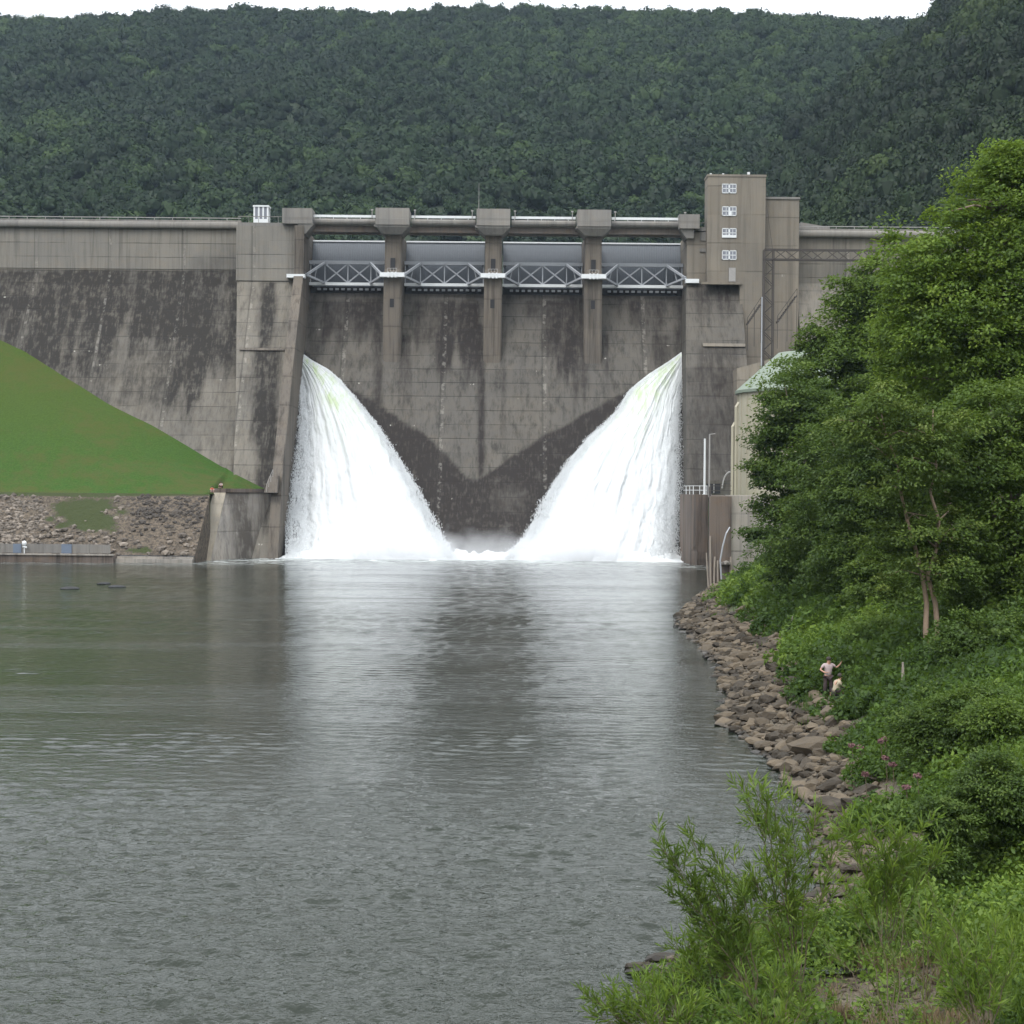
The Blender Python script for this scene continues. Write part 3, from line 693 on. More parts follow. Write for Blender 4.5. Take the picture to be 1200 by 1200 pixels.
# kiosk on the left abutment
kx0, kx1 = float(P(297.5, 245, 280)[0]), float(P(315, 245, 280)[0]); kz0, kz1 = 53.4, float(P(306, 241, 280)[2])
ks = thing('kiosk', 'small white lookout kiosk with three window openings on top of the dam', 'kiosk', ((kx0 + kx1) / 2, 280.5, kz0))
km = MB(); zs_ = kz0 + 0.95; nW = 4
km.box(kx0, kx1, 279.6, 281.8, kz0, zs_); km.box(kx0 - .1, kx1 + .1, 279.5, 281.9, kz1 - .25, kz1)
for j in range(nW):
    x = kx0 + j * (kx1 - kx0 - .26) / (nW - 1)
    km.box(x, x + .26, 279.6, 279.82, zs_, kz1 - .25); km.box(x, x + .26, 281.58, 281.8, zs_, kz1 - .25)
km.build('wall', M['white'], ks)
for j in range(3):
    x = kx0 + .26 + j * (kx1 - kx0 - .26) / 3
    MB().box(x, x + (kx1 - kx0 - .26) / 3 - .26, 279.7, 279.72, zs_, kz1 - .25).build('window', M['glass'], ks)
# antenna
ax = P(561, 245, 277)
an_ = MB(); an_.bar((ax[0], 277.5, 55.75), (ax[0], 277.5, float(P(561, 214, 277)[2])), .05, .025, 5); an_.box(ax[0] - .15, ax[0] + .15, 277.35, 277.65, 55.75, 56.0)
props(an_.build('antenna_mast', M['galv']), 'thin upright antenna mast on the middle pier cap of the dam', 'antenna')

# ---- wall at the foot of the dam, left of the falling water
wl = thing('river_wall', 'concrete river wall with a sloping pale end below the grassy bank', 'wall', (-38.5, 248, 0))
b0, b1 = P(229, 657, 240), P(246, 657, 240); t0, t1 = P(250, 583, 248), P(265, 583, 248)
b0[2] = b1[2] = -0.5; t0[2] = t1[2] = 9.6
b2, b3, t2, t3 = (-34.62, 256.5, -.5), (-37.2, 257, -.5), (-34.9, 256.5, 9.6), (-37.2, 257, 9.6)
m = MB(); N_ = 26
Vs = []; st = []
for iz in range(16):
    for ix in range(N_):
        u, v = ix / (N_ - 1), iz / 15
        p = (np.array(b1) * (1 - u) + np.array(b2) * u) * (1 - v) + (np.array(t1) * (1 - u) + np.array(t2) * u) * v
        Vs.append(p); px_, py_ = proj(*p)
        s_ = .8 * np.exp(-((px_ - 286 - 4 * sin(v * 5)) / 12) ** 2) + .6 * np.exp(-((px_ - 275) / 9) ** 2) * v + .15 * sst(590, 584, py_) + .5 * sst(10, 0, px_ - 322) * 0 + .35 * (1 - v) * u
        st.append(min(1, s_ * (0.7 + 0.6 * vn(p[0] * 2, p[2] * .3, 3))))
m.add(Vs, gridfaces(16, N_), a=st)
m.add([b0, b1, t1, t0], [[0, 1, 2, 3]]); m.add([b0, t0, t3, b3], [[0, 1, 2, 3]]); m.add([t0, t1, t2, t3], [[0, 1, 2, 3]])
m.build('wall', M['pale'], wl, attr='stain_shade')
cpm = MB(); cpm.hexa([t0 + (-.1, -.3, 0.002), t1 + (.1, -.3, 0.002), np.array(t2) + (.12, 0, .002), np.array(t3) + (-.1, 0, .002)], [t0 + (-.1, -.3, .55), t1 + (.1, -.3, .55), np.array(t2) + (.12, 0, .55), np.array(t3) + (-.1, 0, .55)])
cpm.build('coping', M['brown'], wl)
em = MB(); b0e, b1e = b0.copy(), b1.copy()
em.hexa([b0e + (.02, -.25, 0), b1e + (-.02, -.25, 0), t1 + (-.02, 0, 0), t0 + (.02, 0, 0)][:2] + [b1e + (-.02, .1, 0), b0e + (.02, .1, 0)], [t0 + (.02, -.25, -.02), t1 + (-.02, -.25, -.02), t1 + (-.02, .1, -.02), t0 + (.02, .1, -.02)])
em.build('end_buttress', M['buff'], wl)
rm = MB(); r0, r1 = P(311, 580, 252), P(322, 558, 256)
rm.hexa([(r0[0], 250.5, 9.6), (XL - .4, 250.5, 9.6), (XL - .4, 253, 9.6), (r0[0], 253, 9.6)], [(r1[0] - .3, 252, r1[2]), (XL - .4, 252, r1[2]), (XL - .4, 254, r1[2]), (r1[0] - .3, 254, r1[2])])
rm.build('ramp', M['pier'], wl)
rr = MB()
for k in range(4):
    f = k / 3; x = r0[0] + .4 + f * (XL - r0[0] - 1.4); zb = 9.7 + f * 2.2
    rr.bar((x, 250.4, zb), (x, 250.4, zb + 1.1), .05)
rr.bar((r0[0] + .4, 250.4, 10.8), (XL - 1.0, 250.4, 13.0), .05); rr.build('railing', M['galv'], wl)

# ================================================================== LEFT BANK
cp = [(0, 391), (29, 405), (70, 432), (125, 467), (181, 497), (262, 547), (276, 556), (314, 575), (326, 581)]
ct = [PF(np.float64(a), np.float64(b), y_wing if a < 270 else (lambda z: y_abl(z) - .7)) for a, b in cp]
ct = [np.array([-150, 281.5, 50.]), np.array([-110, 280, 46.])] + ct
ct = np.array(ct); tt = np.linspace(0, 1, 120)
sx = np.interp(tt, np.linspace(0, 1, len(ct)), ct[:, 0]); sy = np.interp(sx, ct[:, 0], ct[:, 1]) + 0.4; sz = np.interp(sx, ct[:, 0], ct[:, 2])
zb_, yb_ = 9.35, 243.0
vv = np.linspace(0, 1, 60)
gx = np.repeat(sx[None], 60, 0); yfr = np.interp(sx, [-150, -43.6, -43.0, -37.2, -36], [243.0, 243.0, 249.0, 254.8, 255.2]); sy = np.maximum(sy, yfr + .3)
gy = sy[None] * vv[:, None] + yfr[None] * (1 - vv[:, None])
ez = np.clip((vv - 0.06) / 0.94, 0, 1) ** 1.12
gz = zb_ + (sz[None] - zb_) * ez[:, None] + (fbm(gx * .08, gy * .12, 71) - .5) * 1.0 * np.clip(ez * 6, 0, 1)[:, None] * np.clip((1 - vv) * 8, 0, 1)[:, None]
props(link('grass_bank', np.stack([gx, gy, gz], -1).reshape(-1, 3), [gridfaces(60, 120)], M['grass'], smooth=True), kind='structure')
# riprap slope under the bench
def rip_mat():
    g = NG('riprap_slope'); p = g.pos(); n = g.noise(p, 2.2, 5, 0.75); n0 = g.noise(p, .16, 4, .6); n4 = g.noise(p, 9, 3, .7); t = g.attr('tint')
    c = g.mix(g.smooth(n, .35, .65), (0.05, 0.042, 0.034), (0.17, 0.135, 0.10))
    c = g.mix(g.smooth(g.add(t, g.mul(g.sub(n, .5), 1.5)), .42, .7), c, g.mix(n4, (0.03, 0.042, 0.012), (0.062, 0.075, 0.026)))
    return g.bsdf(c, .95, n, 1.0, .4)
M['rip'] = rip_mat()
def grassy(px, py):
    a = np.exp(-(((px - 100) / 42) ** 2 + ((py - 603) / 20) ** 4)) + .9 * sst(584, 579, py) + .8 * np.exp(-(((px - 160) / 22) ** 2 + ((py - 645) / 5) ** 2))
    a = a + (fbm(px * .07, py * .12, 88) - .5) * 1.3 * (a > .02) * sst(578, 588, py)
    return np.clip(a, 0, 1)
rx = np.append(np.linspace(-150, -42.98, 200), -42.9); rv = np.linspace(0, 1, 40)
RX, RV = np.meshgrid(rx, rv); bump = (fbm(RX * .5, RV * 6, 81) - .5) * .9
RY = 231.5 + RV * 11.7 + .5 * bump; RZ = 1.0 + (zb_ - 1.0) * np.clip(RV * 1.05 - .02, 0, 1) + bump * np.sin(RV * pi)
RZ[:, -1] = -1.0
px_, py_ = proj(RX, RY, RZ)
props(link('riprap_bank', np.stack([RX, RY, RZ], -1).reshape(-1, 3), [gridfaces(40, 201)], M['rip'], attrs={'tint': grassy(px_, py_).ravel()}), kind='structure')
# loose stone on it
def stones(n, posf, size, flat=0.6, seed=1, tintf=None):
    r = np.random.default_rng(seed); V0, T0 = ICO1
    c = posf(n, r); n = len(c); s = size(n, r, c)
    sc3 = s[:, None] * np.stack([r.uniform(.8, 1.4, n), r.uniform(.8, 1.3, n), r.uniform(.5, .95, n) * flat * 1.3], 1)
    ang = r.uniform(0, 2 * pi, n); ca, sa = np.cos(ang), np.sin(ang)
    V = V0[None] * (1 + r.normal(0, .16, (n, len(V0)))[:, :, None]) * sc3[:, None]
    x = V[..., 0] * ca[:, None] - V[..., 1] * sa[:, None]; y = V[..., 0] * sa[:, None] + V[..., 1] * ca[:, None]
    V = np.stack([x, y, V[..., 2]], -1) + c[:, None]
    T = T0[None] + (np.arange(n) * len(V0))[:, None, None]
    tint = np.repeat(tintf(c, r) if tintf else r.uniform(0, 1, n), len(V0))
    return V.reshape(-1, 3), T.reshape(-1, 3), tint
def rp(n, r):
    x = r.uniform(-110, -43.25, n); v = r.uniform(0, 1, n) ** .9
    y = 231.5 + v * 11.7; z = 1.0 + (zb_ - 1.0) * v
    px, py = proj(x, y, z); k = r.uniform(0, 1, n) > grassy(px, py) * 1.3
    k &= ~((px > 140) & (px < 232) & (py > 606) & (r.uniform(0, 1, n) < .75))
    k &= ~((px > 55) & (px < 150) & (r.uniform(0, 1, n) < .6))
    return np.stack([x, y, z], -1)[k]
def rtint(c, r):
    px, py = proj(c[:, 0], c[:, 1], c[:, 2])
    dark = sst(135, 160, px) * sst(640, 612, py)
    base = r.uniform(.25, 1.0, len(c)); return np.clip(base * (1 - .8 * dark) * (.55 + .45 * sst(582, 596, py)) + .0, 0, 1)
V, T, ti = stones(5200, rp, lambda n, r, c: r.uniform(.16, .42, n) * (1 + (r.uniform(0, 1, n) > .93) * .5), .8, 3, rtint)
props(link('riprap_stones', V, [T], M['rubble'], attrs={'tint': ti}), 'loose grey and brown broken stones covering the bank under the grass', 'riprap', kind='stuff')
# low river-side wall
q1 = P(134, 656, 230)[0]
lw = thing('retaining_wall', 'low brown concrete retaining wall along the water under the stone bank', 'wall', (-60, 230, 0))
MB().box(-150, q1, 229.2, 231.6, -1, 1.0).build('wall', M['brown'], lw)
MB().box(-150, q1 + .1, 229.0, 229.6, 1.0, 1.2).build('coping', M['pale'], lw)
q2 = P(228, 656, 232)[0]
kb = MB(); kb.box(q1 + .1, q2, 230.2, 232.2, -1, .55); kb.box(q1 + .1, q2, 231.0, 232.6, .552, .85)
props(kb.build('stepped_kerb', M['pale']), 'pale stepped concrete kerb between the low wall and the sloping wall end', 'kerb')
q3 = P(130, 645, 230.5)[0]
fn = thing('panel_barrier', 'low grey panel barrier with blue panels standing on the retaining wall', 'barrier', (-60, 230.4, 1.2))
pm = MB(); xx = -150.0
while xx < q3 - .1:
    x2 = min(xx + 3.0, q3); pm.box(xx + .03, x2 - .03, 230.3, 230.38, 1.25, 2.45); pm.box(xx - .06, xx + .06, 230.25, 230.43, 1.0, 2.5); xx = x2
pm.build('grey_panels', M['cap'], fn)
for a0, a1 in ((15.5, 25), (72, 84)):
    c0, c1 = P(a0, 645, 230.2), P(a1, 645, 230.2); MB().box(c0[0], c1[0], 230.15, 230.24, 1.22, 2.46).build('blue_panel', M['blue'], fn)
wp = P(28.5, 641, 229.6)
pp = MB(); pp.bar((wp[0], 229.6, 1.2), (wp[0], 229.6, 2.3), .07, n=6); V0, T0 = ICO2; pp.add(V0 * (.33, .33, .36) + (wp[0], 229.6, 2.55), t=T0)
pp.bar((wp[0] - .2, 229.55, 2.1), (wp[0] + .35, 229.55, 2.0), .12, n=6)
props(pp.build('marker_post', M['white']), 'short post with a round white head by the blue panel on the low wall', 'post')
for j, (a0, b0_, wd) in enumerate(((81.5, 690, 1.3), (122, 684.5, .9), (137, 688, 1.2))):
    c0 = PZ(a0, b0_, 0.0); V0, T0 = ICO2
    n_ = 1 + .25 * (vn(V0[:, 0] * 2 + j * 9, V0[:, 1] * 2 + V0[:, 2], 3) - .5)
    props(link('wet_rock', V0 * n_[:, None] * (wd * .8, 1.1, .17) + (c0[0], c0[1], .03), [T0], M['dark']),
          ('dark wet rock nearest the low wall breaking the calm water', 'dark small wet rock farthest out behind the other two in the water', 'dark wet rock nearest the sloping wall end breaking the water')[j], 'rock', 'dark rocks breaking the surface of the river')

# ================================================================== RIGHT BANK STRUCTURES
dw = thing('dividing_wall', 'brown concrete dividing wall with a rounded nose beside the falling water', 'wall', (26.3, 245, 0))
nz = []
for z in np.linspace(-1, 9.9, 12):
    w_ = 1.5 - .25 * max(0, (1.6 - z)) * .4
    f0 = 237.0 + (0.9 * max(0, 1.4 - z) / 2.4)
    nz.append([(25.0, 254, z), (25.15, f0 + 2.5, z), (25.55 + (.3 if z < 2 else 0), f0, z), (27.25, f0, z), (27.4, f0 + 2, z), (27.4, 262, z)])
Vn = np.array(nz).reshape(-1, 3); n = 6
q = [[i * n + j, i * n + j + 1, (i + 1) * n + j + 1, (i + 1) * n + j] for i in range(11) for j in range(5)]
e = 11 * n
MB().add(Vn, q + [[e, e + 1, e + 4, e + 5], [e + 1, e + 2, e + 3, e + 4]]).build('wall', M['brown'], dw)
rl = MB()
for a_, b_ in (((25.3, 238.2), (25.3, 252)), ((25.3, 238.2), (27.2, 238.2))):
    for zz_ in (10.5, 11.1): rl.bar((a_[0], a_[1], zz_), (b_[0], b_[1], zz_), .05)
for x_, y_ in ((25.3, 238.2), (26.2, 238.2), (27.2, 238.2), (25.3, 243), (25.3, 248)): rl.bar((x_, y_, 9.9), (x_, y_, 11.15), .06)
rl.build('railing', M['white'], dw)
# tail wall that comes towards the camera: timber fender face and concrete face
zt_ = 9.8
fw = thing('fender_wall', 'dark stained wall with upright timbers at the water beside the rocks', 'wall', (22.4, 182, 0))
m = MB(); m.hexa([(21.0, 181, -1), (23.3, 181, -1), (29.5, 238, -1), (27.45, 238, -1)], [(21.0, 181, zt_), (23.3, 181, zt_), (29.5, 238, zt_), (27.45, 238, zt_)])
m.build('wall', M['brown'], fw)
for xx_, zt2, lean, r_ in ((21.15, 5.6, .1, .12), (21.45, 3.4, -.1, .13), (21.9, 3.0, .05, .12), (23.25, 3.4, 0, .14), (20.95, 3.8, .3, .09)):
    tb = MB(); tb.bar((xx_, 180.75, -.8), (xx_ - lean, 180.8, zt2), r_, r_ * .9, 6)
    props(tb.build('timber_post', M['timber']), {21.15: 'tallest weathered timber post against the dark fender wall', 21.45: 'short timber post just beside the tallest post at the fender wall', 21.9: 'shortest timber post, next to the bent drain pipe', 23.25: 'pale thick timber post at the corner next to the streaked concrete wall', 20.95: 'leaning timber post nearest the open water at the fender wall'}[xx_], 'post', 'timber posts against the fender wall')
tk = MB(); tk.tube([P(846, 688, 179.6), P(844, 657, 179.4), P(847, 640, 179.4), P(851, 625, 179.5), P(855, 618, 180.3)], [.085, .085, .085, .08, .07], 6)
props(tk.build('drain_pipe', M['truss']), 'bent whitish drain pipe running down the dark fender wall', 'pipe')
bk = MB(); c0 = P(851, 660, 180.3); V0, T0 = ICO1; bk.add(V0 * (.5, .4, .3) + c0, t=T0)
bk.box(c0[0] - .45, c0[0] + .45, 180.2, 181, c0[2] - .15, c0[2] + .1)
bk.build('bracket', M['pale'], fw)
cw_ = thing('tail_wall', 'streaked grey concrete wall behind the bushes beside the timber posts', 'wall', (28, 184, 0))
MB().hexa([(23.35, 181.4, -1), (36, 184, -1), (36, 200, -1), (25, 200, -1)], [(23.35, 181.4, 9.9), (36, 184, 9.9), (36, 200, 9.9), (25, 200, 9.9)]).build('wall', M['pale'], cw_)
ry = MB(); za = 10.9
pts = [(21.1, 181.2), (23.3, 181.2)]
for z_ in (10.4, za): ry.bar((21.1, 181.2, z_), (23.3, 181.2, z_), .05); ry.bar((21.1, 181.2, z_), (27.5, 238, z_), .05)
for f in np.linspace(0, 1, 12): ry.bar((21.1 + 6.4 * f, 181.2 + 56.8 * f, 9.8), (21.1 + 6.4 * f, 181.2 + 56.8 * f, za), .05)
ry.build('railing', M['rust'], fw)
# platform slab to the right of the wall
# round headed opening and window niche at the toe of the right abutment
gh = thing('gate_house', 'small concrete service bay with a dark square opening at the foot of the dam', 'building', (32.0, 252, 9.5))
p0, p1 = P(826, 580, 250), P(856, 563, 250)
MB().box(p0[0], p1[0], 250, 262, 9.5, p1[2]).build('wall', M['spill'], gh)
a0, a1 = P(828, 578, 250), P(844, 567, 250)
MB().box(a0[0], a1[0], 249.9, 250.2, a0[2], a1[2]).build('opening', M['dark'], gh)
MB().box((a0[0] + a1[0]) / 2, (a0[0] + a1[0]) / 2 + .12, 249.8, 249.88, a0[2], a1[2]).build('mullion', M['galv'], gh)
ar = MB(); pts = [P(846 + 10 * (1 - cos(t)), 577 - 24 * sin(t) * 1.0, 249.5) for t in np.linspace(0.2, pi / 2, 8)]; ar.tube(pts, .12, 6); ar.build('pipe_arch', M['galv'], gh)
for j, (xx_, yt_, yb2, rr_, mt, lb) in enumerate(((825.5, 514, 580, .17, 'white', 'taller white-grey pole nearer the falling water on the dividing wall'), (831, 509, 580, .13, 'galv', 'slim brownish pole with a small side arm behind the dividing wall'))):
    t_, b_ = P(xx_, yt_, 240), P(xx_, yb2, 240); m = MB(); m.bar((b_[0], 240, 9.8), (b_[0], 240, t_[2]), rr_, rr_ * .8, 8)
    if j: m.bar((b_[0], 240, t_[2]), (b_[0] + .8, 240, t_[2] + .1), .05, n=5)
    m.box(b_[0] - .3, b_[0] + .3, 239.7, 240.3, 9.5, 9.95)
    props(m.build('pole', M[mt]), lb, 'pole')
# cream round powerhouse
ph = thing('powerhouse', 'round cream building with a pale green sloping roof half hidden by trees', 'building', (38.6, 214, 9.5))
cx, cy, R_ = 38.6, 214.0, 10.3; ze_ = float(P(866, 458, 212)[2])
def ring(r, z, n=72): a = np.arange(n) / n * 2 * pi; return np.stack([cx + r * np.cos(a), cy + r * np.sin(a), np.full(n, z)], -1)
def rings(rs, n=72):
    V = np.vstack([ring(r, z, n) for r, z in rs]); q = []
    for i in range(len(rs) - 1):
        for j in range(n): q.append([i * n + j, i * n + (j + 1) % n, (i + 1) * n + (j + 1) % n, (i + 1) * n + j])
    return V, q
V, q = rings([(R_, 9.5), (R_, ze_)]); m = MB().add(V, q)
for k in range(36):
    a = k / 36 * 2 * pi; m.bar((cx + R_ * cos(a), cy + R_ * sin(a), 9.5), (cx + R_ * cos(a), cy + R_ * sin(a), ze_), .12)
m.build('wall', M['cream'], ph)
V, q = rings([(R_ - .2, ze_ - .3), (R_ + .35, ze_ - .25), (R_ + .35, ze_ + .1), (R_ * .52, ze_ + 4.9), (0.01, ze_ + 5.3)]); MB().add(V, q).build('roof', M['green_roof'], ph)
for j, (xx_, yt_) in enumerate(((858.5, 495), (862.5, 472))):
    t_ = P(xx_, yt_, 208); m = MB(); m.tube([(t_[0], 208, 9.5), (t_[0], 208, t_[2] - .5), (t_[0] + .35, 208.3, t_[2])], .17, 6)
    m.build('downpipe', M['cream'], ph)
# steel lattice gantry
LT = thing('lattice_gantry', 'brown steel lattice mast with a long lattice beam in front of the tower', 'gantry', (38, 250, 9.5))
g0, g1 = P(896, 300, 250)[0], P(907, 300, 250)[0]; gt = float(P(900, 292, 250)[2]); gb_ = float(P(900, 303.5, 250)[2])
legs = MB(); br_ = MB()
for y_ in (250.0, 251.4):
    for x_ in (g0, g1): legs.bar((x_, y_, 9.5), (x_, y_, gt), .12)
    zz_ = 9.5; k = 0
    while zz_ < gt - 1:
        a_, b_ = (g0, g1) if k % 2 == 0 else (g1, g0)
        br_.bar((a_, y_, zz_), (b_, y_, zz_ + 1.35), .08); zz_ += 1.35; k += 1
gx1 = P(1046, 300, 250)[0]
for z_ in (gt, gb_):
    for y_ in (250.0, 251.4): legs.bar((g0, y_, z_), (gx1, y_, z_), .12)
xx_ = g1; k = 0
while xx_ < gx1 - 1:
    a_, b_ = (gt, gb_) if k % 2 == 0 else (gb_, gt)
    br_.bar((xx_, 250, a_), (xx_ + 1.9, 250, b_), .08); br_.bar((xx_, 251.4, b_), (xx_ + 1.9, 251.4, a_), .08); xx_ += 1.9; k += 1
p2 = P(898, 240, 250)
legs.bar((g0 + .2, 250.7, gt), (g0 + .25, 250.7, gt + 9.0), .05, .03); legs.bar((g1 - .1, 250.7, gt), (g0 + .35, 250.7, gt + 6.5), .04, .03)
legs.build('mast_frame', M['rust'], LT); br_.build('bracing', M['rust'], LT)
wpz = P(893, 348, 249)
m = MB(); m.bar((wpz[0], 249, 9.5), (wpz[0], 249, wpz[2]), .09, n=8); m.box(wpz[0] - .3, wpz[0] + .3, 248.7, 249.3, 9.3, 9.7)
props(m.build('standpipe', M['truss']), 'slim white vertical pipe standing beside the lattice mast', 'pipe')
# stairs on the tower foot
for j, (xa_, ya_, xb_, yb3, lb) in enumerate(((876, 380, 892, 356, 'short steel stair flight nearer the water at the tower foot'), (911, 378, 934, 346, 'longer steel stair flight beside the lattice mast at the annex foot'))):
    a_, b_ = P(xa_, ya_, 262), P(xb_, yb3, 262)
    st_ = thing('steel_stair', lb, 'stairs', (a_[0], 262, a_[2] - 1), 'steel stairs at the foot of the tower')
    s = MB(); s.bar(a_, b_, .11); s.bar(a_ + (0, 1.2, 0), b_ + (0, 1.2, 0), .11)
    for f in np.linspace(0.05, .95, 9):
        p = a_ * (1 - f) + b_ * f; s.box(p[0] - .18, p[0] + .18, 262, 263.2, p[2] - .02, p[2] + .05)
    for f in (.0, .5, 1.0):
        p = a_ * (1 - f) + b_ * f; s.bar((p[0], 262, p[2] - 4 - 2 * f), (p[0], 262, p[2] + 1.0), .06)
    s.build('flight', M['rust'], st_)
    h = MB(); h.bar(a_ + (0, 0, 1.0), b_ + (0, 0, 1.0), .06); h.build('handrail', M['rust'], st_)
# flat stone benches under the tower foot
fm = MB(); c0, c1 = P(865, 425, 259), P(945, 380, 259)
fm.hexa([(c0[0], 259, 9), (c1[0] + 6, 259, 9), (c1[0] + 6, 277, 9), (c0[0], 277, 9)], [(c0[0] + .5, 264, c0[2] - .5), (c1[0] + 6, 264, c0[2] + 4), (c1[0] + 6, 277, c0[2] + 4), (c0[0] + .5, 277, c0[2] - .5)])
props(fm.build('tower_footing', M['tower']), 'sloping tan concrete footing under the tower behind the powerhouse roof', 'footing')

# ================================================================== FALLING WATER
JL = [(407, 345.0, 347.0), (414, 345.5, 354), (422, 346.5, 365), (432, 348, 383), (445, 350.5, 398), (455, 352, 407), (470, 353, 420), (490, 353.5, 436), (510, 353, 450), (530, 351.5, 462),
      (550, 349.5, 474), (570, 347, 486), (590, 344.5, 497), (610, 343, 506), (630, 342, 516), (645, 341, 525), (656, 341, 530)]
JR = [(409, 803.2, 804.6), (416, 794, 804.4), (424, 783, 804), (437, 763, 802), (457, 738, 798), (482, 722, 795), (514, 689, 793.5), (543, 665, 793), (576, 644, 791.5), (595, 634, 790), (612, 627, 789), (633, 614, 787.5),
      (645, 602, 786), (657, 594, 785)]
def jet(rows, label, seed, flip):
    rows = np.array(rows, float); nr, nc = 230, 110
    py = np.linspace(rows[0, 0], rows[-1, 0], nr); l = np.interp(py, rows[:, 0], rows[:, 1]); r = np.interp(py, rows[:, 0], rows[:, 2])
    t = np.linspace(0, 1, nc); T_, PYY = np.meshgrid(t, py); Lq, Rq = l[:, None], r[:, None]
    prog = (PYY - rows[0, 0]) / (rows[-1, 0] - rows[0, 0])
    rag = 2.5 + 9 * prog
    eL = (fbm(PYY * .07, T_ * 14 + seed, seed, 5) - .5) * rag * 1.7; eR = (fbm(PYY * .07, T_ * 14 + 3 + seed, seed + 5, 5) - .5) * rag * 1.7
    PXX = Lq + (Rq - Lq) * T_ + eL * (1 - T_) ** 3 + eR * T_ ** 3
    base = PF(PXX, PYY, y_spill)
    wpx = (Rq - Lq)
    # streaming coordinate: ripples run along the fan
    lump = (fbm(T_ * 20, PYY * .014, seed + 9, 5) - .5) * 1.5 + (fbm(PXX * .16, PYY * .07, seed + 2, 4) - .5) * .55
    th = np.clip(np.sin(pi * np.clip(T_, 0.0, 1.0)), 0, 1) ** .95
    A = .25 + np.minimum(wpx / 40., 1) * (.9 + 1.9 * prog)
    off = .15 + A * th + lump * np.minimum(wpx / 45., 1) * (.5 + .9 * prog) * (.35 + .65 * th)
    Yv = base[..., 1] - np.maximum(off, .1)
    Vv = P(PXX, PYY, Yv)
    Vv[..., 2] = np.maximum(Vv[..., 2], -.4)
    # thickness: close to the face of the dam behind
    back = Vv.copy(); back[..., 1] = np.maximum(base[..., 1] - .02, Vv[..., 1] + .05)
    n = nr * nc; f = gridfaces(nr, nc)
    e = [np.stack([np.arange(nr - 1) * nc, np.arange(1, nr) * nc, n + np.arange(1, nr) * nc, n + np.arange(nr - 1) * nc], 1),
         np.stack([np.arange(nr - 1) * nc + nc - 1, n + np.arange(nr - 1) * nc + nc - 1, n + np.arange(1, nr) * nc + nc - 1, np.arange(1, nr) * nc + nc - 1], 1)]
    q = np.vstack([f, f[:, ::-1] + n] + e)
    Td = 1 - T_ if flip else T_
    gr = np.exp(-((Td - .62) / .30) ** 2) * sst(.62, .12, prog) * sst(.0, .06, prog)
    gr = gr * (.65 + .8 * sst(.35, .65, fbm(T_ * 9, PYY * .02, seed + 77)))
    tint = np.concatenate([gr.ravel(), gr.ravel()])
    root = thing('water_jet', label, 'water jet', (float(Vv[-1, nc // 2, 0]), float(Vv[-1, nc // 2, 1]), 0), 'jets of water pouring from the dam')
    link('water_sheet', np.vstack([Vv.reshape(-1, 3), back.reshape(-1, 3)]), [q], M['jet'], root, {'tint': tint}, True)
    # spray: droplets thrown off the edges
    r_ = np.random.default_rng(seed); n = 30000
    pr = r_.uniform(0, 1, n) ** .75; yy = rows[0, 0] + 6 + pr * (rows[-1, 0] - rows[0, 0] - 8)
    side = r_.uniform(0, 1, n) < (.62 if not flip else .38)
    ll = np.interp(yy, rows[:, 0], rows[:, 1]); rr = np.interp(yy, rows[:, 0], rows[:, 2])
    clm = .35 + 1.3 * fbm(yy * .25, side * 7.0, seed + 3)
    sp = r_.normal(0, 1, n) * (1.2 + 6.0 * pr) * clm; sp = np.where(sp > 0, sp, sp * 1.8)
    outer = side != flip
    sp = np.where(outer, sp * .9, sp * .5)
    xx = np.where(side, ll - sp + 1, rr + sp - 1)
    k = (xx > 334) & (xx < 804); xx, yy, pr = xx[k], yy[k], pr[k]; n = len(xx)
    b = PF(xx, yy, y_spill); Yv = b[..., 1] - r_.uniform(.1, 3.5, n) * (.3 + pr)
    c = P(xx, yy, Yv); s = r_.uniform(.012, .05, n) * (.7 + .6 * pr)
    V0, T0 = np.array([(0, 0, 1.6), (.9, 0, -.6), (-.5, .8, -.6), (-.5, -.8, -.6)]), np.array([(0, 1, 2), (0, 2, 3), (0, 3, 1), (1, 3, 2)])
    k = c[:, 2] > .05; c, s = c[k], s[k]; n = len(c)
    V = V0[None] * s[:, None, None] * r_.uniform(.7, 1.4, (n, 1, 3)) * np.array([1, 1, 2.2]) + c[:, None]; T = (T0[None] + (np.arange(n) * 4)[:, None, None]).reshape(-1, 3)
    o = link('spray', V.reshape(-1, 3), [T], M['foam'], root); o['kind'] = 'stuff'
jet(JL, 'white jet of water fanning down the dam beside the grassy bank', 3, False)
jet(JR, 'white jet of water fanning down the dam on the tower side', 8, True)
# foam line along the toe
fx = np.linspace(-34.4, 26, 380); fy = np.linspace(238, 256.5, 80); FX, FY = np.meshgrid(fx, fy)
def jw(x): return sst(-36, -32, x) * sst(27.5, 23, x)
env = jw(FX) * sst(248.0, 253, FY)
FZ = -.30 + env * (.35 + 1.9 * fbm(FX * .55, FY * .7, 91) ** 1.6) + (fbm(FX * .35, FY * .7, 95) - .42) * .9 * sst(239, 247, FY)
props(link('foam', np.stack([FX, FY, FZ], -1).reshape(-1, 3), [gridfaces(80, 380)], M['foam'], smooth=True), 'white churned foam where the two jets hit the river', 'foam', kind='stuff')
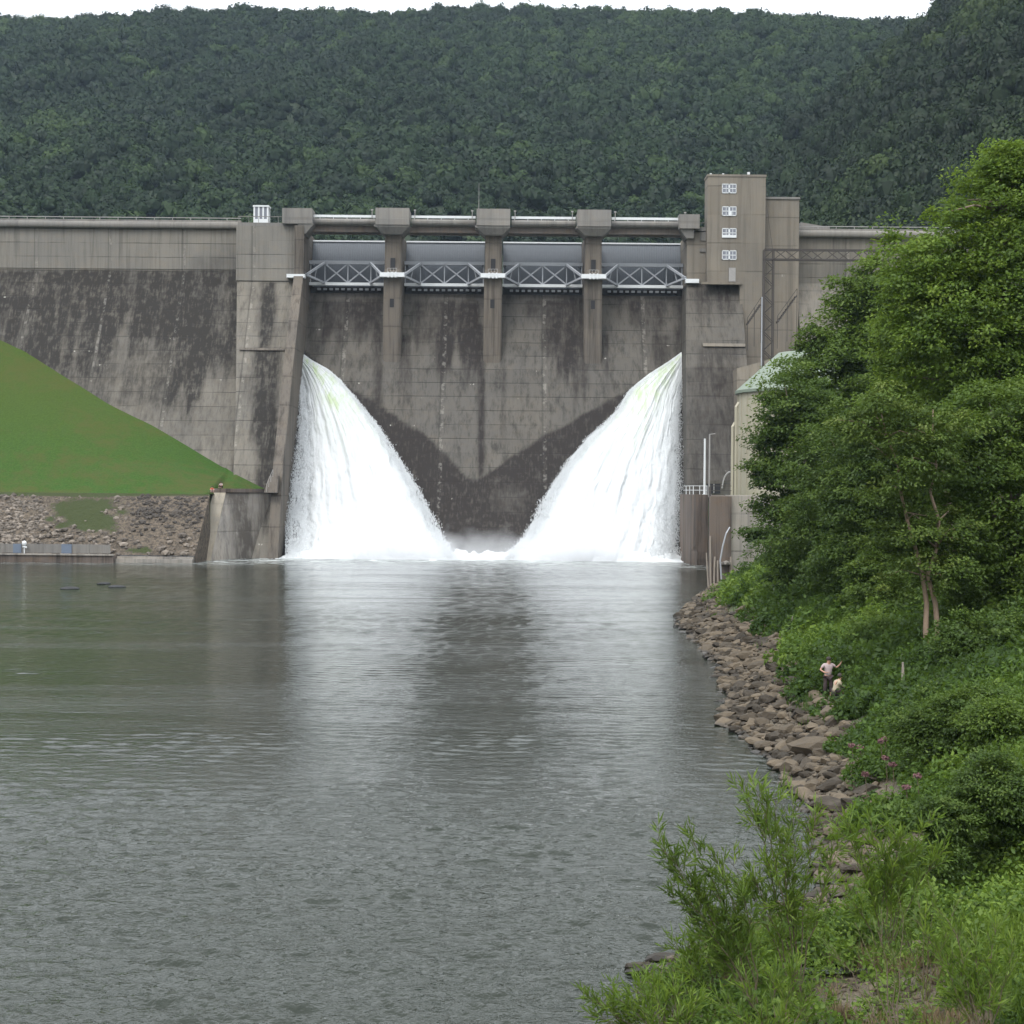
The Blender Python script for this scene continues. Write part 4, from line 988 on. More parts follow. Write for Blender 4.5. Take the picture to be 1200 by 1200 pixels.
# mist above the impact
for j, (xc_, rx_, zc_, rz_, d_) in enumerate(((-17, 16, -2.0, 10, .5), (9, 16, -2.0, 10, .5), (-4, 12, -2.0, 9, .22))):
    V0, T0 = ICO3
    o = link('mist', V0 * (rx_, 5.0, rz_) + (xc_, 249.8, zc_), [T0], volume_mat('mist_air_%d' % j, d_, (0.97, 0.98, 1, 1), (1 / rx_, 1 / 5.0, 1 / rz_)))
    props(o, 'pale mist drifting above the foam at the foot of the dam', 'mist', kind='stuff')

# ================================================================== FORESTED HILLS
def leafquads(c, d, nrm, L, Wd):
    """diamond leaves; c centre, d long axis, nrm normal"""
    s = np.cross(d, nrm); s /= np.linalg.norm(s, axis=1)[:, None] + 1e-9
    d = d / (np.linalg.norm(d, axis=1)[:, None] + 1e-9)
    L = np.broadcast_to(L, (len(c),))[:, None]; Wd = np.broadcast_to(Wd, (len(c),))[:, None]
    V = np.stack([c - d * L * .5, c + s * Wd * .5 - d * L * .05, c + d * L * .5, c - s * Wd * .5 - d * L * .05], 1)
    return V.reshape(-1, 3), np.arange(len(c) * 4).reshape(-1, 4)
def runit(r, n):
    v = r.normal(0, 1, (n, 3)); return v / np.linalg.norm(v, axis=1)[:, None]

F_far = foliage('far_forest_leaves', (0.0076, 0.0179, 0.0056), (0.0142, 0.0315, 0.0088), (0.0314, 0.0567, 0.0128), .08)
F_mid = foliage('hill_forest_leaves', (0.0056, 0.0136, 0.0035), (0.0128, 0.0272, 0.0056), (0.0320, 0.0544, 0.0098), .08)
def crown_proto(seed, nq, q, tall=1.0):
    r = np.random.default_rng(seed)
    lobes = runit(r, 9) * r.uniform(.35, .62, (9, 1)); lobes[:, 2] = np.abs(lobes[:, 2]) * .9 - .1; lr = r.uniform(.34, .55, 9)
    k = r.integers(0, 9, nq); d = runit(r, nq); d[:, 2] = np.abs(d[:, 2]) * 1.1 - .25; d /= np.linalg.norm(d, axis=1)[:, None]
    c = lobes[k] + d * lr[k][:, None] * r.uniform(.8, 1.1, (nq, 1))
    nrm = d + .32 * r.normal(0, 1, (nq, 3)); ax = np.cross(nrm, runit(r, nq))
    V, Q = leafquads(c, ax, nrm, r.uniform(q * .7, q * 1.4, nq), r.uniform(q * .6, q * 1.1, nq))
    V0, T0 = ICO1
    cv = np.vstack([V0 * .74 * lr[i] + lobes[i] for i in range(9)]); ct_ = np.vstack([T0 + i * len(V0) for i in range(9)])
    # each core's triangles become part of the same mesh
    V = np.vstack([V, cv]); V[:, 2] *= tall
    tn = np.concatenate([np.repeat(r.uniform(-.10, .10, nq), 4), np.full(len(cv), -.1)])
    return V, Q, ct_ + nq * 4, tn
def forest(name, pts, size, tints, protos, mat, label, seed):
    r = np.random.default_rng(seed); Vs, Qs, Ts, tn = [], [], [], []; off = 0
    pi_ = r.integers(0, len(protos), len(pts))
    for k, (V, Q, T, t0_) in enumerate(protos):
        idx = np.where(pi_ == k)[0]; m_ = len(idx)
        if not m_: continue
        ang = r.uniform(0, 2 * pi, m_); ca, sa = np.cos(ang)[:, None], np.sin(ang)[:, None]; s = size[idx][:, None]
        x = (V[None, :, 0] * ca - V[None, :, 1] * sa) * s; y = (V[None, :, 0] * sa + V[None, :, 1] * ca) * s
        z = V[None, :, 2] * s * r.uniform(.85, 1.25, (m_, 1))
        A = np.stack([x + pts[idx, 0][:, None], y + pts[idx, 1][:, None], z + pts[idx, 2][:, None]], -1)
        Vs.append(A.reshape(-1, 3)); o_ = off + (np.arange(m_) * len(V))[:, None, None]
        Qs.append((Q[None] + o_).reshape(-1, 4)); Ts.append((T[None] + o_).reshape(-1, 3))
        tn.append((t0_[None] + tints[idx][:, None]).ravel()); off += m_ * len(V)
    o = link(name, np.vstack(Vs), [np.vstack(Qs), np.vstack(Ts)], mat, attrs={'tint': np.clip(np.concatenate(tn), 0, 1)})
    return props(o, label, 'forest', kind='stuff')
# far ridge
SKY = [(-400, 60), (-100, 34), (0, 24), (100, 17), (200, 11), (300, 7), (420, 8), (500, 4), (600, 0), (700, 2), (780, 5), (850, 9), (950, 16), (1060, 24), (1200, 34), (1600, 60)]
def far_z(X, Y):
    px = 600 + X / np.maximum(Y, 1) * F
    top = CH + (YH - np.interp(600 + X / 1150.0 * F, [a for a, b in SKY], [b for a, b in SKY]) - 9) / F * 1150.0
    u = (Y - 470) / 680.0
    z = 40 + (top - 44) * np.where(u < 1, np.clip(u, 0, 1) ** .95, 1 - (u - 1) * .3)
    gul = (fbm(X * .006 + 3, Y * .003, 101) - .5) * 70 * np.clip(u * 2, 0, 1) * np.clip((1.02 - u) * 4, 0, 1)
    return z + gul
hx = np.arange(-560, 561, 16.); hy = np.arange(460, 1260, 16.); HX, HY = np.meshgrid(hx, hy)
M['duff'] = plain('forest_floor', (0.02, 0.032, 0.014), .95, sc_=.05)
props(link('far_hill', np.stack([HX, HY, far_z(HX, HY)], -1).reshape(-1, 3), [gridfaces(len(hy), len(hx))], M['duff'], smooth=True), kind='structure')
def jgrid(x0, x1, y0, y1, s, r):
    a, b = np.meshgrid(np.arange(x0, x1, s), np.arange(y0, y1, s)); a = a.ravel(); b = b.ravel()
    return a + r.uniform(-.55, .55, a.shape) * s, b + r.uniform(-.55, .55, a.shape) * s
r = np.random.default_rng(5)
X_, Y_ = jgrid(-420, 420, 560, 1215, 8.2, r); k = (np.abs(X_) < .33 * Y_ + 20); X_, Y_ = X_[k], Y_[k]
Z_ = far_z(X_, Y_); px_, py_ = proj(X_, Y_, Z_); k = (py_ < 300); X_, Y_, Z_ = X_[k], Y_[k], Z_[k]
ti = .38 + 1.1 * (fbm(X_ * .012, Y_ * .008, 121) - .5) + r.normal(0, .30, len(X_))
forest('forest', np.stack([X_, Y_, Z_ + 2], -1), np.clip(r.lognormal(1.78, .24, len(X_)), 3.8, 9.5), ti, [crown_proto(i, 260, .20, 1.05) for i in range(6)], F_far, 'dark green forest covering the long far hillside behind the dam', 6)
# nearer spur on the right
def spur_z(X, Y):
    x0 = np.interp(Y, [300, 350, 500, 700, 900], [95, 78, 40, -12, 40]); k = np.interp(Y, [300, 700, 760, 900], [.86, .90, .86, .5])
    z = 40 + k * (X - x0) + (fbm(X * .02, Y * .012, 131) - .5) * 18
    return np.where(Y > 720, z - (Y - 720) * .5, z)
hx = np.arange(20, 330, 8.); hy = np.arange(306, 900, 8.); HX, HY = np.meshgrid(hx, hy); HZ = np.maximum(spur_z(HX, HY), 20 + 0 * HX)
props(link('near_hill', np.stack([HX, HY, HZ], -1).reshape(-1, 3), [gridfaces(len(hy), len(hx))], M['duff'], smooth=True), kind='structure')
X_, Y_ = jgrid(30, 270, 318, 745, 7.4, r); Z_ = spur_z(X_, Y_); px_, py_ = proj(X_, Y_, Z_); k = (Z_ > 34) & (px_ < 1290) & (py_ > -60) & (py_ < 420); X_, Y_, Z_ = X_[k], Y_[k], Z_[k]
ti = .40 + 1.3 * (fbm(X_ * .03, Y_ * .02, 141) - .5) + r.normal(0, .25, len(X_))
forest('forest', np.stack([X_, Y_, Z_ + 3], -1), np.clip(r.lognormal(1.86, .28, len(X_)), 3.8, 10.5), ti, [crown_proto(20 + i, 900, .115, 1.25) for i in range(6)], F_mid, 'dark forest on the steep nearer hillside rising behind the tower', 7)

# ================================================================== RIVERBANK TREES
F_t = {'a': foliage('fresh_leaves', (0.0511, 0.0958, 0.0106), (0.1094, 0.1808, 0.0198), (0.1824, 0.2531, 0.0334), .4),
       'b': foliage('deep_leaves', (0.0420, 0.0796, 0.0106), (0.0866, 0.1428, 0.0190), (0.1368, 0.1989, 0.0289), .38),
       'c': foliage('dark_leaves', (0.0310, 0.0615, 0.0099), (0.0620, 0.1085, 0.0160), (0.1049, 0.1555, 0.0243), .35),
       'y': foliage('yellowish_leaves', (0.0410, 0.0738, 0.0098), (0.0779, 0.1271, 0.0180), (0.1312, 0.1722, 0.0328), .3),
       'g': foliage('herb_leaves', (0.0271, 0.0576, 0.0088), (0.0659, 0.1210, 0.0153), (0.1404, 0.2132, 0.0275), .36)}
LEAF_K = 2.0
def leaf_crown(lobes, n, L, seed, droop=.25, cl=.75, per=70, fill=.3):
    """lobes: (x,y,z,rx,ry,rz). leaf sprays on the lobes' outer shells"""
    r = np.random.default_rng(seed); lobes = np.array(lobes, float)
    wgt = lobes[:, 3] * lobes[:, 5]; wgt /= wgt.sum(); nc = max(6, n // per)
    k = r.choice(len(lobes), nc, p=wgt); d = runit(r, nc)
    rad = np.where(r.uniform(0, 1, nc) < fill, r.uniform(.3, .8, nc), r.uniform(.8, 1.08, nc))
    rad *= .82 + .42 * vn(d[:, 0] * 2.5 + k, d[:, 2] * 2.5 + d[:, 1] * 2, seed)
    cc = lobes[k, :3] + d * rad[:, None] * lobes[k, 3:]
    cs = r.uniform(.55, 1.35, nc) * cl
    i = np.repeat(np.arange(nc), per); m_ = len(i)
    off = runit(r, m_) * (r.uniform(0, 1, m_) ** .45)[:, None] * cs[i][:, None] * np.array([1, 1, .42])
    out = d[i]; off[:, 2] -= droop * (off[:, 0] ** 2 + off[:, 1] ** 2) / cs[i]
    c = cc[i] + off
    nrm = np.array([0, 0, 1.]) * .75 + out * .45 + .55 * r.normal(0, 1, (m_, 3)); nrm /= np.linalg.norm(nrm, axis=1)[:, None]
    ax = off + .6 * runit(r, m_) * cs[i][:, None] + out * .3; ax -= nrm * (ax * nrm).sum(1)[:, None]
    V, Q = leafquads(c, ax, nrm, r.uniform(.7, 1.3, m_) * L, r.uniform(.5, .9, m_) * L * .75)
    ct_ = np.clip(r.uniform(.05, .8, nc) + .15 * d[:, 2], 0, 1)
    tint = np.repeat(np.clip(ct_[i] + r.normal(0, .12, m_), 0, 1), 4)
    return V, Q, tint, cc
def tree(name, label, cat, px, Y, lobes_px, n, L, seed, leaf='b', trunk_r=.22, stems=1, bark='bark', lean=0.0, group=None, cl=.75, base=None, droop=.25, fill=.3, limbs=14, per=70, dY=None):
    X = (px - 600) / F * Y if base is None else base[0]; Yb = Y if base is None else base[1]
    zb = float(tz(np.array([X]), np.array([Yb]))[0]) if base is None else base[2]
    root = thing(name, label, cat, (X, Yb, zb - .1), group)
    r = np.random.default_rng(seed + 900)
    lb = []
    for (lx, ly, rx_, ry_) in lobes_px:
        p = P(lx, ly, Y + r.uniform(-.5, .5)); s = Y / F
        lb.append((p[0], p[1] + (r.uniform(-1, 1) * .3 * rx_ * s), p[2], rx_ * s * 1.06, rx_ * s * .8, ry_ * s * 1.06))
    V, Q, ti, cc = leaf_crown(lb, int(n * LEAF_K), L * 1.12, seed, droop, cl, per, fill)
    cen = np.mean([l[:3] for l in lb], 0); ztop = max(l[2] for l in lb)
    m = MB(); tips = []
    for s_ in range(stems):
        a = np.array([X + (s_ - (stems - 1) / 2) * trunk_r * 2.2, Yb, zb - .15]); tgt = cen + np.array([(s_ - (stems - 1) / 2) * 2.2 + lean, 0, 0]); tgt[2] = ztop
        pts = [a * (1 - f) + tgt * f + np.array([(f - f * f) * r.normal(0, .5) - .8 * (f - f * f) * (tgt[0] - a[0]) * .6, 0, 0]) + np.append(r.normal(0, .07, 2), 0) * (f > .05) for f in np.linspace(0, 1, 10)]
        m.tube(pts, trunk_r * (1 - .82 * np.linspace(0, 1, 10)), 8); tips.append(np.array(pts))
    m.build('trunk', M[bark], root, True)
    bms = [MB() for _ in range(stems)]; sel = r.choice(len(cc), min(limbs, len(cc)), replace=False)
    for s_ in sel:
        si = int(r.integers(0, len(tips))); pt = tips[si]; c1 = cc[s_]; j = int(np.clip(np.searchsorted(pt[:, 2], c1[2] - .35 * np.linalg.norm(c1[:2] - pt[5, :2]) - .5), 2, 8)); a = pt[j]
        mid = (a + c1) / 2 + np.append(r.normal(0, .2, 2), .25)
        bms[si].tube([a, mid, c1], [trunk_r * .34, trunk_r * .2, trunk_r * .06], 5)
    for b_ in bms:
        if b_.n: b_.build('branches', M[bark], root, True)
    link('crown', V, [Q], F_t[leaf], root, {'tint': ti})
    return root
G = 'trees along the river bank'
tree('tree', 'tall bright green tree with the highest crown above the river bank', 'tree', 1165, 84,
     [(1185, 235, 62, 62), (1110, 300, 62, 60), (1210, 340, 90, 90), (1075, 345, 42, 60), (1130, 400, 75, 70), (1175, 460, 80, 60), (1250, 300, 90, 120), (1185, 190, 34, 30), (1230, 215, 60, 50)], 62000, .20, 1, 'a', .32, cl=.95, group=G, limbs=26)
tree('tree', 'dense green tree whose round top hides the lattice beam', 'tree', 1000, 128,
     [(1008, 348, 34, 28), (1045, 350, 50, 50), (978, 402, 38, 32), (1015, 440, 74, 56), (936, 450, 38, 34), (1050, 440, 60, 70), (1065, 375, 40, 55)], 46000, .25, 2, 'b', .34, cl=1.15, group=G)
tree('tree', 'deep green tree leaning over the powerhouse nearest the water', 'tree', 960, 118,
     [(938, 478, 44, 44), (970, 540, 70, 60), (906, 508, 26, 22), (908, 552, 28, 22), (935, 610, 42, 34), (975, 620, 60, 55), (893, 624, 24, 8), (935, 660, 40, 28), (908, 590, 26, 14)], 40000, .22, 3, 'c', .26, cl=.95, group=G, fill=.4)
tree('tree', 'broad dark green tree in the middle of the river bank wood', 'tree', 1060, 98,
     [(1040, 520, 70, 62), (1095, 560, 75, 60), (1010, 590, 55, 55), (1060, 640, 75, 50), (1000, 660, 45, 35)], 42000, .20, 4, 'c', .28, cl=.9, group=G, fill=.4)
tree('tree', 'leafy green tree against the edge of the photo with low hanging boughs', 'tree', 1190, 74,
     [(1190, 500, 75, 62), (1130, 540, 55, 48), (1215, 610, 80, 75), (1150, 640, 55, 45), (1200, 700, 75, 45)], 46000, .17, 5, 'b', .28, cl=.8, group=G)
tree('tree', 'slender tree with a pale double trunk and thin yellowish crown', 'tree', 1090, 71,
     [(1040, 480, 42, 24), (1010, 500, 34, 16), (1070, 540, 40, 30), (1100, 500, 40, 22), (1030, 580, 40, 22), (1060, 630, 48, 24), (1115, 620, 44, 30), (1100, 670, 50, 22), (1040, 690, 30, 14)], 13000, .15, 6, 'y', .13, 2, 'palebark', cl=.6, base=(17.6, 71, None) and (17.5, 71.0, 3.5), group=G, limbs=22)
tree('tree', 'far green tree filling in behind the round-topped tree', 'tree', 1110, 150,
     [(1110, 400, 70, 90), (1060, 500, 80, 80), (1180, 430, 70, 110), (1000, 520, 60, 70)], 26000, .32, 7, 'c', .34, cl=1.5, group=G)
tree('tree', 'bright lower tree with light green sprays beside the tall one', 'tree', 1120, 90,
     [(1060, 400, 30, 34), (1085, 450, 50, 40), (1045, 470, 34, 28), (1140, 470, 55, 40)], 20000, .19, 8, 'a', .22, cl=.8, group=G)
tree('tree', 'shaded tree at the photo edge behind the low hanging boughs', 'tree', 1230, 100,
     [(1150, 560, 90, 90), (1230, 480, 90, 90), (1190, 660, 90, 70), (1090, 650, 60, 60)], 30000, .24, 9, 'c', .3, cl=1.1, group=G)
tree('tree', 'low dark tree over the bank between the leaning tree and the pale trunk', 'tree', 985, 108,
     [(960, 640, 60, 40), (1010, 610, 60, 50), (1040, 680, 55, 34), (985, 560, 60, 60)], 22000, .2, 10, 'c', .2, cl=.9, group=G)
# bushes
GB = 'bushes on the river bank'
def bush(label, px, py, Y, rx_, ry_, n, L, seed, leaf, cl=.5, fill=.35):
    s = Y / F; c = P(px, py, Y); X = c[0]; zb = float(tz(np.array([X]), np.array([Y]))[0])
    r = np.random.default_rng(seed)
    lb = [(px + r.uniform(-.5, .5) * rx_, py + r.uniform(-.35, .3) * ry_, rx_ * r.uniform(.45, .7), ry_ * r.uniform(.45, .75)) for _ in range(6)]
    gx_, gy_ = proj(X, Y, zb + .25); lb += [(gx_, gy_, rx_ * .75, ry_ * .4), (gx_, (gy_ + py) / 2, rx_ * .7, ry_ * .45)]
    tree('bush', label, 'bush', px, Y, lb, n, L, seed, leaf, .02, 1, 'bark', group=GB, cl=cl, fill=fill, limbs=0, base=(X, Y, zb))
bush('dark bush at the foot of the streaked concrete wall', 905, 690, 150, 42, 32, 9000, .24, 31, 'c', .8)
bush('bluish green bush below the pale double trunk tree', 1025, 672, 92, 40, 34, 9000, .17, 32, 'b', .6)
bush('dark bush under the edge tree beside the pale trunk', 1150, 755, 66, 62, 42, 14000, .14, 33, 'c', .55)
bush('large dark green bush above the pink flowers', 1120, 850, 52, 70, 48, 20000, .10, 34, 'c', .42)
bush('dark rounded bush at the edge of the photo low on the bank', 1185, 940, 42, 62, 52, 22000, .085, 35, 'c', .38)
bush('mid green bush between the dark bushes at the photo edge', 1185, 850, 50, 55, 40, 16000, .10, 36, 'b', .42)
bush('low green bush behind the two people', 1040, 745, 78, 48, 28, 9000, .13, 37, 'b', .5)
bush('leafy green bush beside the dead stake on the bank', 960, 715, 112, 40, 22, 8000, .17, 38, 'b', .6)
bush('small dark bush above the gravel flat', 1105, 960, 41, 40, 34, 12000, .08, 39, 'c', .32)
bush('dark shrub hiding the slope under the broad dark tree', 1100, 700, 84, 60, 40, 12000, .16, 40, 'c', .6)

# undergrowth: blades and broad leaves all over the bank
def undergrowth(n, seed):
    r = np.random.default_rng(seed)
    Y = 24 + 152 * r.uniform(0, 1, n) ** 1.7; X = Y * r.uniform(.02, .34, n); d = sdist(X, Y)
    bw = np.interp(Y, [38, 50, 60, 72, 90, 175], [1.4, 1.8, 2.4, 3.3, 3.7, 3.4]); dens = sst(-.3, .8, d - bw + (fbm(X * .7, Y * .4, 151) - .5) * 6.5)
    flat = .95 * np.exp(-(((X - 7.0) / 2.6) ** 4 + ((Y - 33.4) / 4.2) ** 4)); dens = dens * (1 - flat)
    dens = dens * (1 - .97 * (np.hypot(X - 13.15, (Y - 70.6) * .45) < .75))
    low = (Y < 37) * sst(.2, 1.2, d) * (.35 + .65 * (fbm(X * .8, Y * .8, 155) > .5)) * (1 - flat); dens = np.maximum(dens, low * .8)
    dens = dens * np.where((Y < 31.5) & (X > 4.4) & (X < 8.8), .12, 1)
    k = (r.uniform(0, 1, n) < dens) & (d > .2) & (d < 24); return X[k], Y[k], d[k], r
X, Y, d, r = undergrowth(900000, 61); n = len(X)
zb = tz(X, Y); s = np.clip(Y / 45, .75, 3.2)
hgt = (.25 + .75 * fbm(X * .45, Y * .35, 161)) * np.clip((d - 1.5) / 4, .35, 1) * 1.1
grassm = (fbm(X * .22, Y * .16, 165) > .47 + .12 * (Y < 45)) | (r.uniform(0, 1, n) < .12)
hh = hgt * r.uniform(.15, 1, n) ** .7
c = np.stack([X + r.normal(0, .08, n), Y + r.normal(0, .08, n), zb + hh], -1)
up = np.array([0, 0, 1.])
dirn = runit(r, n) * np.where(grassm, .45, .9)[:, None] + up * np.where(grassm, 1.1, .15)[:, None]
nrm = np.where(grassm[:, None], runit(r, n), up + .6 * r.normal(0, 1, (n, 3)))
L_ = np.where(grassm, r.uniform(.14, .34, n), r.uniform(.06, .13, n)) * s; W_ = np.where(grassm, r.uniform(.012, .026, n), r.uniform(.035, .07, n)) * s
V, Q = leafquads(c, dirn, nrm, L_, W_)
big = fbm(X * .13, Y * .08, 171); tint = np.clip(.05 + 1.0 * sst(.3, .7, big) * .75 + r.normal(0, .13, n) + .25 * grassm * sst(60, 35, Y) + .12 * (hh / np.maximum(hgt, .1) - .5), 0, 1)
props(link('undergrowth', V, [Q], F_t['g'], attrs={'tint': np.repeat(tint, 4)}), 'bright green grass and weeds covering the bank above the rocks', 'undergrowth', kind='stuff')

X, Y, d, r = undergrowth(42000, 63); k = r.uniform(0, 1, len(X)) < np.clip(60 / Y, .3, 1); X, Y, d = X[k], Y[k], d[k]; N = len(X); per = 58
s = np.clip(Y / 42, .7, 2.6); rad = r.uniform(.14, .42, N) * s ** .6; hgt = rad * r.uniform(.8, 2.4, N) * (.6 + .9 * fbm(X * .4, Y * .3, 163)); zb = tz(X, Y) + .05
i = np.repeat(np.arange(N), per); dd = runit(r, N * per); dd[:, 2] = np.abs(dd[:, 2])
c = np.stack([X[i], Y[i], zb[i]], -1) + dd * np.stack([rad[i], rad[i], hgt[i]], -1) * r.uniform(.7, 1.1, (N * per, 1))
nrm = dd * .6 + up * .6 + .45 * r.normal(0, 1, dd.shape); L_ = r.uniform(.05, .12, N * per) * (.8 + .8 * vn(X * 1.3, Y * 1.3, 167))[i] * s[i] ** .9
V, Q = leafquads(c, np.cross(nrm, runit(r, N * per)) + dd * .5, nrm, L_ * 1.35, L_ * .75)
big = fbm(X * .13, Y * .08, 171); kind_ = r.uniform(0, 1, N)
ti = np.clip(.05 + .7 * sst(.3, .7, big) + r.normal(0, .2, N), 0, 1)
props(link('undergrowth', V, [Q], F_t['g'], attrs={'tint': np.repeat(np.clip(ti[i] + r.normal(0, .08, N * per), 0, 1), 4)}), 'leafy herb tufts spread over the bank above the rocks', 'undergrowth', kind='stuff')

r = np.random.default_rng(66); N = 420; per = 46
X = r.uniform(3.2, 10.5, N); Y = r.uniform(28.5, 40, N); k = (sdist(X, Y) > .3) & (fbm(X * .7, Y * .7, 191) > .42); X, Y = X[k], Y[k]; N = len(X)
i = np.repeat(np.arange(N), per); dv = runit(r, N * per) * .55 + (0, 0, 1.0); dv /= np.linalg.norm(dv, axis=1)[:, None]; L_ = r.uniform(.15, .5, N * per)
c = np.stack([X[i], Y[i], tz(X, Y)[i]], -1) + r.normal(0, .1, (N * per, 3)) * (1, 1, 0) + dv * L_[:, None] * .5
V, Q = leafquads(c, dv, runit(r, N * per), L_, .016)
M['dry'] = plain('dry_grass', (0.17, 0.125, 0.07), .95, var=.6)
props(link('dry_grass', V, [Q], M['dry']), 'brown dry grass stalks between the willows at the gravel flat', 'dry grass', kind='stuff')

# ---- rocks on the shore
RP = []
for s_ in range(7):
    rr_ = np.random.default_rng(200 + s_); V0, T0 = ICO2
    d1 = runit(rr_, 8); V = V0.copy()
    for q_ in d1:                                   # planar cuts give broken faces
        h = V @ q_; lim = rr_.uniform(.55, .85); V = V - np.where(h > lim, h - lim, 0)[:, None] * q_
    V *= (1 + .07 * rr_.normal(0, 1, (len(V), 1))); V *= np.array([1.15, .85, .6])
    RP.append((V, T0))
def shore_pts(n, seed):
    r = np.random.default_rng(seed); Y = 27 + 150 * r.uniform(0, 1, n) ** 1.25
    x0 = np.interp(Y, SH[3:, 1], SH[3:, 0]); X = x0 + r.uniform(-1.1, 5.2, n); d = sdist(X, Y)
    nz_ = fbm(X * .5, Y * .3, 181)
    bw = np.interp(Y, [38, 50, 60, 72, 90, 175], [1.6, 2.0, 2.6, 3.6, 3.9, 3.6]); k = (d > -.45) & (d < bw + (nz_ - .5) * 2) & ~((d < .0) & (r.uniform(0, 1, n) < .6))
    flat = np.exp(-(((X - 7.0) / 3.2) ** 2 + ((Y - 37.5) / 2.4) ** 2)); k &= (flat < .35) | (r.uniform(0, 1, n) < .15)
    k &= (Y > 38.5) | (r.uniform(0, 1, n) < .22)
    return X[k], Y[k], d[k], r
X, Y, d, r = shore_pts(15000, 77)
size = np.clip(r.lognormal(-1.74, .45, len(X)), .07, .50) * np.clip(.72 + (Y - 40) / 130, .72, 1.15)
order = np.argsort(-size / Y); X, Y, d, size = X[order], Y[order], d[order], size[order]
# keep the large ones from piling into one another
keep = []; cellm = {}
for i in range(len(X)):
    key = (int(X[i] / .6), int(Y[i] / .6)); ok = True
    for a in (-1, 0, 1):
        for b in (-1, 0, 1):
            for j in cellm.get((key[0] + a, key[1] + b), ()):
                if math.hypot(X[i] - X[j], Y[i] - Y[j]) < .62 * (size[i] + size[j]): ok = False; break
            if not ok: break
        if not ok: break
    if ok: keep.append(i); cellm.setdefault(key, []).append(i)
keep = np.array(keep); Zr = tz(X[keep], Y[keep])
rock_me = []
for V, T in RP:
    me = raw_mesh('rock', V, [T]); me.polygons.foreach_set('use_smooth', np.zeros(len(me.polygons), bool)); me.materials.append(M['rock']); rock_me.append(me)
NI = 290
for q_ in range(min(NI, len(keep))):
    i = keep[q_]; o = bpy.data.objects.new('rock', rock_me[q_ % 7]); COL.objects.link(o)
    s_ = float(size[i]); o.location = (float(X[i]), float(Y[i]), float(Zr[q_]) + s_ * .22)
    o.scale = (s_ * rnd.uniform(.9, 1.25), s_ * rnd.uniform(.9, 1.2), s_ * rnd.uniform(.8, 1.15)); o.rotation_euler = (rnd.uniform(-.3, .3), rnd.uniform(-.3, .3), rnd.uniform(0, 6.28))
    yy_ = float(Y[i]); zn = 'on the gravel spit among the willows' if yy_ < 43 else 'along the water between the willows and the pink flowers' if yy_ < 54 else 'along the shore beside the pink flowers' if yy_ < 66 else 'on the shore just below the two people' if yy_ < 80 else 'on the shore beyond the two people' if yy_ < 110 else 'on the far shore towards the timber posts'
    props(o, ('wet dark ' if float(Zr[q_]) < .12 else 'dry brown ') + ('large boulder ' if s_ > .36 else 'boulder ') + zn, 'rock', 'brown boulders along the waterline')
rest = keep[NI:]; Vs, Ts, tn = [], [], []; off = 0
for q_, i in enumerate(rest):
    V, T = RP[q_ % 7]; a = r.uniform(0, 6.28); s_ = size[i]; ca, sa = cos(a), sin(a)
    W = V * s_ * np.array([r.uniform(.9, 1.3), r.uniform(.9, 1.2), r.uniform(.8, 1.2)]); W = np.stack([W[:, 0] * ca - W[:, 1] * sa, W[:, 0] * sa + W[:, 1] * ca, W[:, 2]], -1)
    Vs.append(W + (X[i], Y[i], Zr[NI + q_] + s_ * .22)); Ts.append(T + off); off += len(V); tn.append(np.full(len(V), r.uniform(0, 1)))
for q_ in range(900):
    xx = 6.6 + r.normal(0, 2.4); yy = 34.8 + r.normal(0, 2.4)
    if xx < 2.8 or float(sdist(xx, yy)) < .1: continue
    V, T = RP[q_ % 7]; s_ = r.uniform(.02, .09) * (1 + (r.uniform() > .94)); a = r.uniform(0, 6.28); W = V * s_; W = np.stack([W[:, 0] * cos(a) - W[:, 1] * sin(a), W[:, 0] * sin(a) + W[:, 1] * cos(a), W[:, 2]], -1)
    Vs.append(W + (xx, yy, float(tz(np.array([xx]), np.array([yy]))[0]) + s_ * .2)); Ts.append(T + off); off += len(V); tn.append(np.full(len(V), r.uniform(0, 1)))
props(link('shore_stones', np.vstack(Vs), [np.vstack(Ts)], M['rock'], attrs={'tint': np.concatenate(tn)}), 'smaller brown stones packed between the boulders along the shore', 'stones', kind='stuff')
def big_rock(px, py, z, Yg, s3, label, seed, mat='rock'):
    p = P(px, py, Yg); V, T = RP[seed % 7]; a = seed * 1.3; ca, sa = cos(a), sin(a); W = V * np.array(s3); W = np.stack([W[:, 0] * ca - W[:, 1] * sa, W[:, 0] * sa + W[:, 1] * ca, W[:, 2]], -1)
    zg = float(tz(np.array([p[0]]), np.array([Yg]))[0])
    props(link('rock', W + (p[0], Yg, zg + s3[2] * .25), [T], M[mat]), label, 'rock', 'brown boulders along the waterline')
big_rock(955, 862, 0, 63.5, (1.0, .8, .75), 'large pale-topped boulder with a dark front at the grass edge', 2)
big_rock(975, 915, 0, 53.0, (.75, .6, .6), 'large smooth tan boulder against the green weeds', 4)
big_rock(965, 1030, 0, 45.0, (.62, .4, .3), 'flat tan rock standing alone in the shallows', 1)
big_rock(755, 1139, 0, 36.4, (.55, .4, .22), 'dark flat rock at the very tip of the gravel spit', 3)
big_rock(778, 1122, 0, 37.2, (.40, .3, .25), 'dark brown rock just behind the tip of the spit', 5)
big_rock(762, 1126, 0, 37.6, (.34, .26, .16), 'small dark flat rock in the water beyond the spit', 6)
big_rock(1085, 1085, 0, 36.2, (.80, .6, .62), 'half buried pale boulder in the weeds above the gravel flat', 0)
big_rock(1010, 1085, 0, 38.8, (.62, .45, .38), 'rounded brown boulder at the back of the gravel flat', 2)
